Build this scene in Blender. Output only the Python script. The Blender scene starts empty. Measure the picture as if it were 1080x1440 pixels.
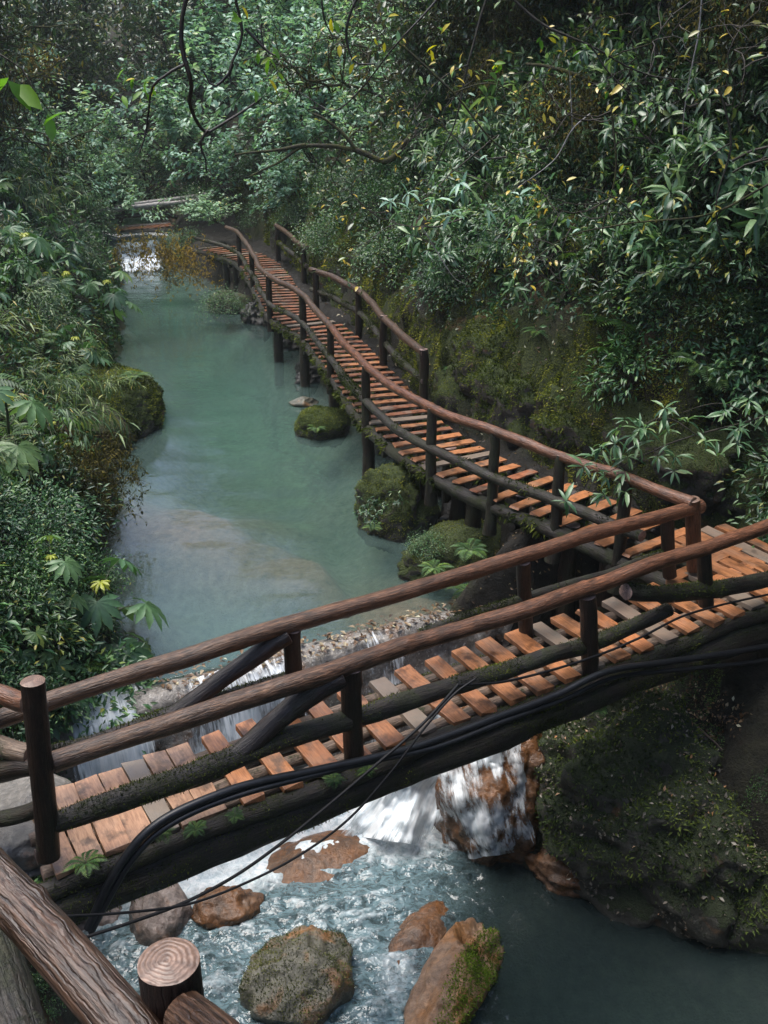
import bpy, bmesh, math, random
import numpy as np
from mathutils import Vector

random.seed(11)
RNG = np.random.default_rng(11)
R = math.radians
scene = bpy.context.scene
COL = scene.collection

# ------------------------------------------------------------------ camera model
PITCH, FPX, CAMZ = R(24.0), 1350.0, 6.4
CP, SP = math.cos(PITCH), math.sin(PITCH)


def ray(x, y):
    cx, cy = (x - 540) / FPX, (720 - y) / FPX
    return np.array([cx, CP + cy * SP, -SP + cy * CP])


def at_z(x, y, z):
    d = ray(x, y)
    return np.array([0, 0, CAMZ]) + d * ((z - CAMZ) / d[2])


def at_d(x, y, dist):
    d = ray(x, y)
    return np.array([0, 0, CAMZ]) + d * (dist / d[1])


def at_zc(x, y, zc):
    return np.array([0, 0, CAMZ]) + ray(x, y) * zc


def to_px(p):
    v = np.asarray(p, float) - np.array([0, 0, CAMZ])
    zc = v[..., 1] * CP - v[..., 2] * SP
    up = v[..., 1] * SP + v[..., 2] * CP
    return 540 + FPX * v[..., 0] / zc, 720 - FPX * up / zc, zc


# ------------------------------------------------------------------ noise
def _hash(ix, iy, iz, seed):
    h = (ix * 374761393 + iy * 668265263 + iz * 2147483647 + seed * 1274126177) & 0xFFFFFFFF
    h = ((h ^ (h >> 13)) * 1274126177) & 0xFFFFFFFF
    h = h ^ (h >> 16)
    return (h & 0xFFFF) / 65535.0


def vnoise(p, seed=0):
    p = np.asarray(p, float)
    i = np.floor(p).astype(np.int64)
    f = p - i
    f = f * f * (3 - 2 * f)
    out = 0
    for dx in (0, 1):
        for dy in (0, 1):
            for dz in (0, 1):
                w = (f[..., 0] if dx else 1 - f[..., 0]) * (f[..., 1] if dy else 1 - f[..., 1]) * (f[..., 2] if dz else 1 - f[..., 2])
                out = out + w * _hash(i[..., 0] + dx, i[..., 1] + dy, i[..., 2] + dz, seed)
    return out * 2 - 1


def fbm(p, octv=4, seed=0, gain=0.5):
    p = np.asarray(p, float)
    a, s, out = 1.0, 1.0, 0
    for k in range(octv):
        out = out + a * vnoise(p * s + 17.3 * k, seed + k)
        a *= gain
        s *= 2.03
    return out


# ------------------------------------------------------------------ materials
MATS = {}


def new_mat(name):
    m = bpy.data.materials.new(name)
    m.use_nodes = True
    nt = m.node_tree
    nt.nodes.clear()
    MATS[name] = m
    return m, nt


class NB:
    """small node helper"""

    def __init__(s, nt):
        s.nt = nt

    def n(s, t, **kw):
        nd = s.nt.nodes.new(t)
        for k, v in kw.items():
            if k == 'ins':
                for a, b in v.items():
                    if isinstance(b, bpy.types.NodeSocket):
                        s.nt.links.new(b, nd.inputs[a])
                    else:
                        nd.inputs[a].default_value = b
            else:
                setattr(nd, k, v)
        return nd

    def noise(s, vec, scale, detail=4, rough=0.55, dist=0.0):
        ins = {'Scale': scale, 'Detail': detail, 'Roughness': rough, 'Distortion': dist}
        if vec is not None:
            ins['Vector'] = vec
        return s.n('ShaderNodeTexNoise', ins=ins).outputs['Fac']

    def ramp(s, fac, stops, interp='LINEAR'):
        r = s.n('ShaderNodeValToRGB', ins={'Fac': fac})
        cr = r.color_ramp
        cr.interpolation = interp
        while len(cr.elements) < len(stops):
            cr.elements.new(0.5)
        for e, (p, c) in zip(cr.elements, stops):
            e.position = p
            if not hasattr(c, '__len__'):
                c = (c, c, c)
            e.color = (c[0], c[1], c[2], 1)
        return r.outputs['Color']

    def mix(s, fac, a, b, typ='MIX'):
        m = s.n('ShaderNodeMix', data_type='RGBA', blend_type=typ)
        for k, v in ((0, fac), (6, a), (7, b)):
            if isinstance(v, bpy.types.NodeSocket):
                s.nt.links.new(v, m.inputs[k])
            elif k == 0:
                m.inputs[k].default_value = v
            else:
                m.inputs[k].default_value = (v[0], v[1], v[2], 1)
        return m.outputs[2]

    def math(s, op, a, b=0.0, c=None, clamp=False):
        m = s.n('ShaderNodeMath', operation=op, use_clamp=clamp)
        for k, v in ((0, a), (1, b), (2, c)):
            if v is None:
                continue
            if isinstance(v, bpy.types.NodeSocket):
                s.nt.links.new(v, m.inputs[k])
            else:
                m.inputs[k].default_value = v
        return m.outputs[0]

    def attr(s, name):
        return s.n('ShaderNodeAttribute', attribute_name=name)

    def bump(s, h, strength=0.5, dist=0.02, normal=None):
        ins = {'Height': h, 'Strength': strength, 'Distance': dist}
        if normal is not None:
            ins['Normal'] = normal
        return s.n('ShaderNodeBump', ins=ins).outputs['Normal']

    def out(s, surf, vol=None):
        o = s.n('ShaderNodeOutputMaterial')
        s.nt.links.new(surf, o.inputs['Surface'])
        if vol is not None:
            s.nt.links.new(vol, o.inputs['Volume'])

    def bsdf(s, color, rough=0.6, normal=None, spec=0.5, coat=0.0, coat_rough=0.1):
        b = s.n('ShaderNodeBsdfPrincipled')
        for k, v in (('Base Color', color), ('Roughness', rough), ('Normal', normal), ('Specular IOR Level', spec),
                     ('Coat Weight', coat), ('Coat Roughness', coat_rough)):
            if v is None:
                continue
            if isinstance(v, bpy.types.NodeSocket):
                s.nt.links.new(v, b.inputs[k])
            elif k == 'Base Color':
                b.inputs[k].default_value = (v[0], v[1], v[2], 1)
            else:
                b.inputs[k].default_value = v
        return b.outputs['BSDF']

    def up(s):
        g = s.n('ShaderNodeNewGeometry')
        x = s.n('ShaderNodeSeparateXYZ', ins={0: g.outputs['Normal']})
        return x.outputs['Z']

    def pos(s):
        return s.n('ShaderNodeNewGeometry').outputs['Position']


def leaf_mat(name, stops, rough=0.4, spec=0.5, trans=0.25, tint=(1, 1, 1)):
    m, nt = new_mat(name)
    b = NB(nt)
    v = b.attr('var').outputs['Fac']
    rnd = b.n('ShaderNodeObjectInfo').outputs['Random']
    k_ = (1.12, 1.10, 1.04) if 'pale' in name else (1.42, 1.30, 1.02)
    col = b.ramp(v, [(p_, tuple(min(.6, c_ * t_) for c_, t_ in zip(cc, k_))) for p_, cc in stops])
    col = b.mix(1.0, col, b.ramp(rnd, [(0.0, (0.72, 0.80, 0.82)), (0.5, (1, 1, 1)), (1.0, (1.2, 1.12, 0.95))]), 'MULTIPLY')
    nz = b.noise(b.n('ShaderNodeTexCoord').outputs['Object'], 30, 2)
    col = b.mix(1.0, col, b.ramp(nz, [(0.3, 0.8), (0.7, 1.15)]), 'MULTIPLY')
    pr = b.bsdf(col, rough, None, spec)
    tr = b.n('ShaderNodeBsdfTranslucent')
    nt.links.new(b.mix(1.0, col, (1.3, 1.5, 0.7), 'MULTIPLY'), tr.inputs['Color'])
    mx = b.n('ShaderNodeMixShader', ins={0: trans, 1: pr, 2: tr.outputs[0]})
    b.out(mx.outputs[0])
    return m


def bark_mat(name, dark, light, moss_amt=0.0, rough=0.5, scale=1.0, moss_col=(0.026, 0.031, 0.009), red=None):
    """bark on a log; co = (r cos, r sin, length) so the grain runs along the log"""
    m, nt = new_mat(name)
    b = NB(nt)
    co = b.attr('co').outputs['Vector']
    mp = b.n('ShaderNodeMapping', ins={'Vector': co, 'Scale': (1, 1, 0.09)})
    g = b.noise(mp.outputs[0], 85 * scale, 9, 0.68, 0.5)
    mp2 = b.n('ShaderNodeMapping', ins={'Vector': co, 'Scale': (1, 1, 0.05)})
    fib = b.noise(mp2.outputs[0], 210 * scale, 3, 0.6)
    crk = b.n('ShaderNodeTexVoronoi', feature='DISTANCE_TO_EDGE', ins={'Vector': b.n('ShaderNodeMapping', ins={'Vector': b.n('ShaderNodeVectorMath', operation='ADD', ins={0: co, 1: b.n('ShaderNodeVectorMath', operation='SCALE', ins={0: b.n('ShaderNodeTexNoise', ins={'Vector': co, 'Scale': 20.0, 'Detail': 3.0}).outputs['Color'], 3: 0.022}).outputs[0]}).outputs[0], 'Scale': (1.2, 1.2, 0.055)}).outputs[0], 'Scale': 40.0 * scale}).outputs['Distance']
    crk = b.ramp(crk, [(0.0, 0), (0.16, 1)])
    g = b.math('ADD', b.math('MULTIPLY', g, 0.72), b.math('MULTIPLY', fib, 0.28))
    g2 = b.noise(co, 7 * scale, 4)
    pl = b.noise(mp.outputs[0], 38 * scale, 4, 0.6, 1.2)
    col = b.ramp(g, [(0.34, [c * 0.22 for c in dark]), (0.46, dark), (0.64, light)])
    if red:
        # the heartwood-red end of the log, where the outer bark has worn off
        ox = b.n('ShaderNodeSeparateXYZ', ins={0: b.n('ShaderNodeTexCoord').outputs['Object']}).outputs['X']
        ox = b.math('ADD', ox, b.math('MULTIPLY', b.noise(co, 3, 3), 1.6))
        rf = b.ramp(b.math('MULTIPLY', b.math('ADD', ox, 1.2), 0.28), [(0.0, 0), (1.0, 1)])
        col = b.mix(rf, col, b.ramp(g, [(0.34, [c * 0.22 for c in red[0]]), (0.46, red[0]), (0.64, red[1])]))
    col = b.mix(1.0, col, b.ramp(g2, [(0.3, (0.6, 0.58, 0.58)), (0.7, (1.25, 1.15, 1.1))]), 'MULTIPLY')
    col = b.mix(1.0, col, b.mix(crk, (0.66, 0.64, 0.62), (1, 1, 1)), 'MULTIPLY')
    mossf = b.math('MULTIPLY', b.ramp(b.noise(co, 4.5, 5, 0.65), [(0.46, 0), (0.60, 1)]), b.attr('moss').outputs['Fac'], clamp=True)
    if moss_amt > 0:
        mossf = b.math('ADD', mossf, b.ramp(b.noise(co, 6, 6, 0.7), [(0.62 - 0.3 * moss_amt, 0), (0.72 - 0.2 * moss_amt, 1)]), clamp=True)
    mc = b.ramp(b.noise(co, 60, 3), [(0.3, [c * 0.35 for c in moss_col]), (0.7, [c * 1.5 for c in moss_col])])
    col = b.mix(mossf, col, mc)
    h = b.math('ADD', b.math('MULTIPLY', g, 0.6), b.math('ADD', b.math('MULTIPLY', pl, 0.5), b.math('MULTIPLY', crk, 0.2)))
    h = b.math('ADD', h, b.math('MULTIPLY', mossf, b.noise(co, 90, 3)))
    rg = b.math('ADD', b.math('MULTIPLY', mossf, 0.4), rough, clamp=True)
    b.out(b.bsdf(col, rg, b.bump(h, 0.9, 0.012), 0.5))
    return m


def cut_mat(name, dark, light):
    m, nt = new_mat(name)
    b = NB(nt)
    co = b.attr('co').outputs['Vector']
    wob = b.noise(co, 14, 3)
    ln = b.n('ShaderNodeVectorMath', operation='LENGTH', ins={0: b.n('ShaderNodeVectorMath', operation='MULTIPLY', ins={0: co, 1: (1, 1, 0)}).outputs[0]})
    r = b.math('ADD', b.math('MULTIPLY', ln.outputs['Value'], 560), b.math('MULTIPLY', wob, 20))
    rings = b.math('ADD', b.math('MULTIPLY', b.math('SINE', r), 0.5), 0.5)
    col = b.mix(b.math('MULTIPLY', rings, b.noise(co, 30, 3)), dark, light)
    col = b.mix(1.0, col, b.ramp(b.noise(co, 45, 6, 0.7), [(0.3, 0.45), (0.7, 1.35)]), 'MULTIPLY')
    col = b.mix(1.0, col, b.ramp(b.noise(co, 16, 3), [(0.35, (0.75, 0.72, 0.72)), (0.65, (1.15, 1.1, 1.1))]), 'MULTIPLY')
    b.out(b.bsdf(col, 0.42, b.bump(rings, 0.35, 0.004)))
    return m


def plank_mat(name, dark, light, grey=0.2):
    m, nt = new_mat(name)
    b = NB(nt)
    tc = b.n('ShaderNodeTexCoord').outputs['Object']
    rnd = b.n('ShaderNodeObjectInfo').outputs['Random']
    off = b.n('ShaderNodeVectorMath', operation='ADD', ins={0: tc, 1: b.n('ShaderNodeCombineXYZ', ins={0: b.math('MULTIPLY', rnd, 31), 1: b.math('MULTIPLY', rnd, 17)}).outputs[0]}).outputs[0]
    mp = b.n('ShaderNodeMapping', ins={'Vector': off, 'Scale': (0.12, 1, 1)})
    g = b.noise(mp.outputs[0], 60, 5, 0.6, 0.4)
    st = b.noise(off, 6, 5, 0.6)
    col = b.ramp(g, [(0.3, dark), (0.65, light)])
    col = b.mix(1.0, col, b.ramp(rnd, [(0.0, (0.75, 0.72, 0.72)), (0.6, (1.0, 1.0, 1.0)), (1.0, (1.2, 1.08, 1.0))]), 'MULTIPLY')
    # worn grey and dark damp patches that belong to the board
    col = b.mix(b.math('MULTIPLY', b.ramp(st, [(0.50, 0), (0.66, 1)]), 0.85), col, [c * 0.26 for c in dark])
    gp = b.math('MULTIPLY', b.ramp(b.noise(off, 3.1, 4), [(0.52, 0), (0.62, 1)]), grey * 1.5, clamp=True)
    gp = b.math('MAXIMUM', gp, b.math('MULTIPLY', b.math('LESS_THAN', b.math('FRACT', b.math('MULTIPLY', rnd, 7.31)), grey * 0.6), 0.85))
    col = b.mix(gp, col, (0.17, 0.145, 0.115))
    h = b.math('ADD', g, b.math('MULTIPLY', st, 0.6))
    rg = b.ramp(b.noise(off, 9, 3), [(0.35, 0.28), (0.65, 0.55)])
    b.out(b.bsdf(col, rg, b.bump(h, 0.5, 0.006)))
    return m


def rock_mat(name, dark, light, rust=0.0, rust_col=(0.28, 0.11, 0.035), moss=0.0, moss_col=(0.045, 0.06, 0.012), rough=0.4, speck=0.0, sc=1.0):
    m, nt = new_mat(name)
    b = NB(nt)
    p = b.n('ShaderNodeTexCoord').outputs['Object']
    n1 = b.noise(p, 3.2 * sc, 8, 0.62, 0.3)
    n2 = b.noise(p, 16 * sc, 6, 0.65)
    col = b.ramp(n1, [(0.3, dark), (0.7, light)])
    col = b.mix(1.0, col, b.ramp(n2, [(0.3, 0.55), (0.7, 1.3)]), 'MULTIPLY')
    if rust > 0:
        rf = b.ramp(b.noise(p, 2.3 * sc, 6, 0.6, 0.5), [(0.66 - 0.35 * rust, 0), (0.78 - 0.3 * rust, 1)])
        rc = b.ramp(n2, [(0.3, [c * 0.4 for c in rust_col]), (0.7, [c * 1.3 for c in rust_col])])
        col = b.mix(rf, col, rc)
    if speck > 0:
        sp = b.ramp(b.noise(p, 22, 3, 0.5), [(0.68 - 0.1 * speck, 0), (0.72 - 0.1 * speck, 1)])
        col = b.mix(b.math('MULTIPLY', sp, 0.8), col, (0.5, 0.47, 0.42))
    h = b.math('ADD', n1, b.math('MULTIPLY', n2, 0.5))
    rg = rough
    if moss > 0:
        mf = b.math('ADD', b.math('MULTIPLY', b.up(), 0.75), b.math('MULTIPLY', b.noise(p, 3.7 * sc, 6, 0.68), 1.5))
        mf = b.ramp(mf, [(1.38 - 0.62 * moss, 0), (1.5 - 0.62 * moss, 1)])
        if True:
            mf = b.math('MULTIPLY', mf, b.attr('moss').outputs['Fac'], clamp=True)
        mn = b.noise(p, 46, 4, 0.7)
        mc = b.ramp(mn, [(0.3, [c * 0.25 for c in moss_col]), (0.5, moss_col), (0.72, [c * 2.0 for c in moss_col])])
        col = b.mix(mf, col, mc)
        h = b.math('ADD', h, b.math('MULTIPLY', mf, mn))
        rg = b.math('ADD', b.math('MULTIPLY', mf, 0.5), rough, clamp=True)
    b.out(b.bsdf(col, rg, b.bump(h, 0.9, 0.05 / sc), 0.5))
    return m


def ground_mat():
    m, nt = new_mat('forest_floor')
    b = NB(nt)
    p = b.pos()
    n1 = b.noise(p, 0.9, 8, 0.62)
    n2 = b.noise(p, 7, 6, 0.68)
    n3 = b.noise(p, 34, 4, 0.7)
    col = b.ramp(n2, [(0.3, (0.005, 0.004, 0.003)), (0.5, (0.018, 0.014, 0.010)), (0.7, (0.05, 0.04, 0.028))])
    mf = b.math('ADD', b.math('MULTIPLY', b.attr('moss').outputs['Fac'], 0.55), b.math('MULTIPLY', n1, 0.8))
    mf = b.ramp(b.math('ADD', mf, b.math('MULTIPLY', n2, 0.3)), [(0.68, 0), (0.86, 1)])
    mc = b.ramp(n3, [(0.3, (0.006, 0.009, 0.003)), (0.52, (0.030, 0.042, 0.008)), (0.72, (0.09, 0.105, 0.02))])
    col = b.mix(mf, col, mc)
    # red-brown earth patches
    ef = b.math('MULTIPLY', b.ramp(b.noise(p, 1.7, 5, 0.6), [(0.58, 0), (0.68, 1)]), b.attr('earth').outputs['Fac'], clamp=True)
    col = b.mix(ef, col, b.ramp(n3, [(0.3, (0.05, 0.02, 0.008)), (0.7, (0.22, 0.095, 0.035))]))
    col = b.mix(b.attr('mud').outputs['Fac'], col, b.ramp(n2, [(0.3, (0.004, 0.004, 0.003)), (0.7, (0.022, 0.018, 0.013))]))  # shade under the walkways painted into the earth as near black
    # pale silt and rust-brown shoals on the stream bed
    zz = b.n('ShaderNodeSeparateXYZ', ins={0: p}).outputs['Z']
    dep = b.math('ADD', b.math('SUBTRACT', b.attr('wl').outputs['Fac'], zz), b.math('MULTIPLY', b.math('SUBTRACT', n2, 0.5), 0.12))
    bed = b.ramp(dep, [(0.0, 0), (0.05, 1)])
    shoal = b.attr('shoal').outputs['Fac']
    bc = b.ramp(n2, [(0.35, (0.15, 0.16, 0.13)), (0.65, (0.27, 0.27, 0.21))])
    bc = b.mix(shoal, bc, b.ramp(n2, [(0.3, (0.13, 0.06, 0.027)), (0.5, (0.30, 0.155, 0.072)), (0.7, (0.42, 0.26, 0.15))]))
    col = b.mix(bed, col, bc)
    h = b.math('ADD', b.math('MULTIPLY', n2, 0.8), b.math('MULTIPLY', n3, 0.6))
    b.out(b.bsdf(col, 0.75, b.bump(h, 1.0, 0.07), 0.3))
    return m


def water_mat(name, body, turb, absorb, dens, rip_scale, rip_str, foam=False, rip_stretch=(1, 1, 1)):
    m, nt = new_mat(name)
    b = NB(nt)
    p = b.pos()
    mp = b.n('ShaderNodeMapping', ins={'Vector': p, 'Scale': rip_stretch})
    r1 = b.noise(mp.outputs[0], rip_scale, 3, 0.55, 0.4)
    r2 = b.noise(mp.outputs[0], rip_scale * 3.4, 2, 0.5, 0.2)
    amt = b.attr('chop').outputs['Fac']
    h = b.math('MULTIPLY', b.math('ADD', r1, b.math('MULTIPLY', r2, 0.35)), amt)
    nrm = b.bump(h, rip_str, 0.05)
    dif = b.n('ShaderNodeBsdfDiffuse', ins={'Color': b.mix(b.math('MULTIPLY', b.attr('aer').outputs['Fac'], b.ramp(b.noise(b.n('ShaderNodeMapping', ins={'Vector': p, 'Rotation': (0, 0, -0.5), 'Scale': (0.8, 1.7, 1)}).outputs[0], 7.0, 5, 0.62, 1.6), [(0.36, 0.25), (0.50, 0.8), (0.60, 1.5)])), body, (0.155, 0.24, 0.265)), 'Normal': nrm})
    tra = b.n('ShaderNodeBsdfTransparent', ins={'Color': (1, 1, 1, 1)})
    bodyf = b.math('MULTIPLY', b.ramp(b.noise(p, 0.6, 3), [(0.3, 0.85), (0.7, 1.15)]), turb)
    mx = b.n('ShaderNodeMixShader', ins={0: bodyf, 1: tra.outputs[0], 2: dif.outputs[0]})
    gl = b.n('ShaderNodeBsdfGlossy', ins={'Roughness': 0.06 if foam else 0.03, 'Color': (1, 1, 1, 1), 'Normal': nrm})
    fr = b.n('ShaderNodeFresnel', ins={'IOR': 1.45 if foam else 1.38, 'Normal': nrm})
    mx2 = b.n('ShaderNodeMixShader', ins={0: fr.outputs[0], 1: mx.outputs[0], 2: gl.outputs[0]})
    surf = mx2.outputs[0]
    if foam:
        fa = b.attr('foam').outputs['Fac']
        fn = b.noise(p, 5.0, 7, 0.68, 1.2)
        fn2 = b.noise(p, 24, 4, 0.6, 0.8)
        f = b.math('ADD', b.math('MULTIPLY', fn, 0.75), b.math('MULTIPLY', fn2, 0.35))
        ff = b.ramp(b.math('ADD', b.math('MULTIPLY', fa, 0.9), b.math('MULTIPLY', f, 0.7)), [(0.58, 0), (0.95, 1)])
        fcol = b.ramp(b.noise(p, 11, 6, 0.7, 1.0), [(0.32, (0.42, 0.52, 0.57)), (0.48, (0.68, 0.75, 0.78)), (0.62, (0.86, 0.88, 0.89))])
        fd = b.bsdf(fcol, 0.6, b.bump(f, 0.9, 0.07))
        mx3 = b.n('ShaderNodeMixShader', ins={0: ff, 1: surf, 2: fd})
        surf = mx3.outputs[0]
    va = None
    if dens > 0:
        va = b.n('ShaderNodeVolumeAbsorption', ins={'Color': (*absorb, 1), 'Density': dens}).outputs[0]
    b.out(surf, va)
    return m


def fall_mat(name, cover=0.5, sx=26.0, sy=1.6):
    """falling water: white strands with gaps; uvw attr co = (across, down, 0)"""
    m, nt = new_mat(name)
    b = NB(nt)
    co = b.attr('co').outputs['Vector']
    mp = b.n('ShaderNodeMapping', ins={'Vector': co, 'Scale': (sx, sy, 1)})
    n1 = b.math('ADD', b.math('MULTIPLY', b.noise(mp.outputs[0], 1.0, 6, 0.68, 0.9), 0.65), b.math('MULTIPLY', b.noise(b.n('ShaderNodeMapping', ins={'Vector': co, 'Scale': (sx * .4, sy * 1.3, 1)}).outputs[0], 1.0, 4, 0.6, 1.5), 0.35))
    n2 = b.noise(co, 2.2, 3)
    a = b.math('ADD', n1, b.math('MULTIPLY', b.math('SUBTRACT', n2, 0.5), 0.7))
    a = b.math('ADD', a, b.math('MULTIPLY', b.attr('foam').outputs['Fac'], 0.45))
    al = b.ramp(a, [(0.78 - 0.5 * cover, 0), (1.02 - 0.5 * cover, 0.95)])
    d = b.bsdf(b.ramp(n1, [(0.35, (0.48, 0.57, 0.62)), (0.58, (0.86, 0.89, 0.90))]), 0.3, b.bump(n1, 0.6, 0.03))
    t = b.n('ShaderNodeBsdfTransparent')
    mx = b.n('ShaderNodeMixShader', ins={0: al, 1: t.outputs[0], 2: d})
    b.out(mx.outputs[0])
    return m


def plain_mat(name, col, rough=0.5, spec=0.5, var=0.3, sc=20):
    m, nt = new_mat(name)
    b = NB(nt)
    n = b.noise(b.n('ShaderNodeTexCoord').outputs['Object'], sc, 4)
    c = b.mix(1.0, col, b.ramp(n, [(0.3, 1 - var), (0.7, 1 + var)]), 'MULTIPLY')
    b.out(b.bsdf(c, rough, b.bump(n, 0.2, 0.004), spec))
    return m


leaf_mat('whorl_leaf', [(0.0, (0.008, 0.030, 0.014)), (0.6, (0.026, 0.074, 0.034)), (0.92, (0.10, 0.18, 0.085)), (1.0, (0.22, 0.21, 0.05))], 0.36, 0.6, 0.18)
leaf_mat('pale_leaf', [(0.0, (0.09, 0.19, 0.14)), (0.6, (0.23, 0.39, 0.30)), (0.95, (0.40, 0.55, 0.45)), (1.0, (0.45, 0.38, 0.08))], 0.38, 0.6, 0.3)
leaf_mat('small_leaf', [(0.0, (0.009, 0.036, 0.019)), (0.6, (0.030, 0.090, 0.042)), (0.95, (0.09, 0.19, 0.075)), (1.0, (0.15, 0.17, 0.04))], 0.36, 0.5, 0.15)
leaf_mat('spray_leaf', [(0.0, (0.022, 0.068, 0.036)), (0.55, (0.070, 0.150, 0.085)), (0.93, (0.19, 0.30, 0.18)), (1.0, (0.34, 0.32, 0.10))], 0.34, 0.6, 0.25)
leaf_mat('bamboo_leaf', [(0.0, (0.03, 0.065, 0.038)), (0.6, (0.085, 0.15, 0.08)), (0.93, (0.18, 0.25, 0.13)), (1.0, (0.34, 0.28, 0.12))], 0.45, 0.4, 0.25)
leaf_mat('palmate_leaf', [(0.0, (0.03, 0.075, 0.05)), (0.55, (0.06, 0.135, 0.075)), (0.85, (0.11, 0.20, 0.10)), (1.0, (0.30, 0.34, 0.04))], 0.42, 0.5, 0.25)
leaf_mat('fern_leaf', [(0.0, (0.018, 0.048, 0.022)), (0.6, (0.045, 0.105, 0.035)), (1.0, (0.12, 0.19, 0.05))], 0.5, 0.4, 0.25)
leaf_mat('tree_leaf', [(0.0, (0.010, 0.030, 0.013)), (0.6, (0.030, 0.070, 0.030)), (0.9, (0.085, 0.15, 0.06)), (0.97, (0.12, 0.13, 0.04)), (1.0, (0.30, 0.25, 0.04))], 0.32, 0.7, 0.2)
leaf_mat('hanging_moss', [(0.0, (0.010, 0.012, 0.004)), (0.5, (0.035, 0.036, 0.012)), (1.0, (0.105, 0.095, 0.028))], 0.8, 0.2, 0.2)
leaf_mat('golden_leaf', [(0.0, (0.08, 0.054, 0.012)), (0.5, (0.21, 0.145, 0.035)), (1.0, (0.38, 0.28, 0.07))], 0.6, 0.3, 0.3)
leaf_mat('bright_leaf', [(0.0, (0.05, 0.13, 0.02)), (0.6, (0.10, 0.22, 0.03)), (1.0, (0.42, 0.36, 0.03))], 0.42, 0.4, 0.4)
leaf_mat('moss_tuft', [(0.0, (0.010, 0.017, 0.004)), (0.5, (0.055, 0.078, 0.015)), (1.0, (0.19, 0.21, 0.045))], 0.8, 0.2, 0.3)
leaf_mat('bright_moss', [(0.0, (0.03, 0.06, 0.008)), (0.5, (0.07, 0.13, 0.015)), (1.0, (0.15, 0.22, 0.04))], 0.7, 0.2, 0.3)
leaf_mat('dull_moss', [(0.0, (0.02, 0.03, 0.012)), (0.5, (0.055, 0.072, 0.028)), (1.0, (0.15, 0.165, 0.08))], 0.6, 0.3, 0.3)
leaf_mat('rock_moss', [(0.0, (0.008, 0.015, 0.006)), (0.5, (0.032, 0.058, 0.014)), (1.0, (0.11, 0.15, 0.035))], 0.7, 0.3, 0.25)
leaf_mat('log_moss', [(0.0, (0.007, 0.012, 0.003)), (0.5, (0.034, 0.052, 0.010)), (1.0, (0.11, 0.14, 0.03))], 0.8, 0.2, 0.3)
leaf_mat('pale_litter', [(0.0, (0.05, 0.04, 0.03)), (0.5, (0.14, 0.115, 0.09)), (0.9, (0.30, 0.27, 0.23)), (1.0, (0.42, 0.2, 0.08))], 0.5, 0.5, 0.1)
leaf_mat('litter_leaf', [(0.0, (0.02, 0.011, 0.006)), (0.4, (0.075, 0.036, 0.016)), (0.75, (0.16, 0.105, 0.06)), (0.93, (0.26, 0.22, 0.17)), (1.0, (0.46, 0.43, 0.37))], 0.5, 0.5, 0.1)
bark_mat('rail_bark', (0.052, 0.029, 0.016), (0.23, 0.138, 0.078), 0.0, 0.42, red=((0.088, 0.037, 0.018), (0.27, 0.122, 0.062)))
bark_mat('worn_bark', (0.05, 0.029, 0.017), (0.165, 0.098, 0.058), 0.05, 0.45)
bark_mat('wet_bark', (0.034, 0.018, 0.010), (0.145, 0.084, 0.052), 0.0, 0.34)
bark_mat('red_bark', (0.088, 0.037, 0.018), (0.27, 0.122, 0.062), 0.0, 0.40)
bark_mat('dark_bark', (0.012, 0.0065, 0.005), (0.05, 0.029, 0.021), 0.05, 0.42)
bark_mat('mossy_bark', (0.010, 0.0075, 0.005), (0.045, 0.033, 0.022), 0.22, 0.55)
bark_mat('stringer_bark', (0.12, 0.085, 0.06), (0.30, 0.23, 0.17), 0.2, 0.5)
bark_mat('twig_bark', (0.022, 0.018, 0.013), (0.075, 0.06, 0.042), 0.25, 0.7)
bark_mat('mossy_twig', (0.018, 0.016, 0.009), (0.06, 0.052, 0.022), 0.6, 0.8, 1.0, (0.055, 0.058, 0.013))
bark_mat('green_stem', (0.04, 0.06, 0.025), (0.09, 0.11, 0.05), 0.0, 0.5)
bark_mat('grey_rail', (0.26, 0.255, 0.25), (0.55, 0.545, 0.54), 0.0, 0.4)
cut_mat('cut_wood', (0.15, 0.095, 0.065), (0.27, 0.185, 0.135))
cut_mat('cut_wood_grey', (0.19, 0.13, 0.11), (0.40, 0.29, 0.25))
plank_mat('orange_plank', (0.20, 0.080, 0.032), (0.42, 0.18, 0.075), 0.16)
plank_mat('tan_plank', (0.20, 0.105, 0.058), (0.40, 0.235, 0.14), 0.1)
plank_mat('red_plank', (0.13, 0.050, 0.024), (0.31, 0.122, 0.060), 0.34)
rock_mat('weir_rock', (0.06, 0.052, 0.042), (0.34, 0.31, 0.275), 0.32, (0.17, 0.075, 0.03), 0.0, speck=0.5, rough=0.18)
rock_mat('rust_rock', (0.04, 0.022, 0.014), (0.20, 0.115, 0.065), 0.75, (0.16, 0.070, 0.026), 0.5, rough=0.25)
rock_mat('tan_rock', (0.16, 0.085, 0.045), (0.38, 0.25, 0.16), 0.6, (0.30, 0.14, 0.05), 0.12, (0.04, 0.062, 0.010), rough=0.35)
rock_mat('grey_rock', (0.09, 0.07, 0.06), (0.30, 0.24, 0.21), 0.35, (0.20, 0.09, 0.035), 0.4, rough=0.24)
rock_mat('green_rock', (0.05, 0.05, 0.035), (0.16, 0.15, 0.11), 0.40, (0.26, 0.12, 0.04), 0.60, (0.035, 0.048, 0.018), rough=0.4)
rock_mat('moss_rock', (0.02, 0.017, 0.013), (0.08, 0.07, 0.055), 0.25, (0.15, 0.06, 0.02), 0.95, (0.038, 0.056, 0.010), rough=0.75)
rock_mat('bank_rock', (0.018, 0.018, 0.014), (0.085, 0.080, 0.062), 0.1, (0.16, 0.07, 0.02), 0.75, (0.020, 0.034, 0.008), rough=0.6)
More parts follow.
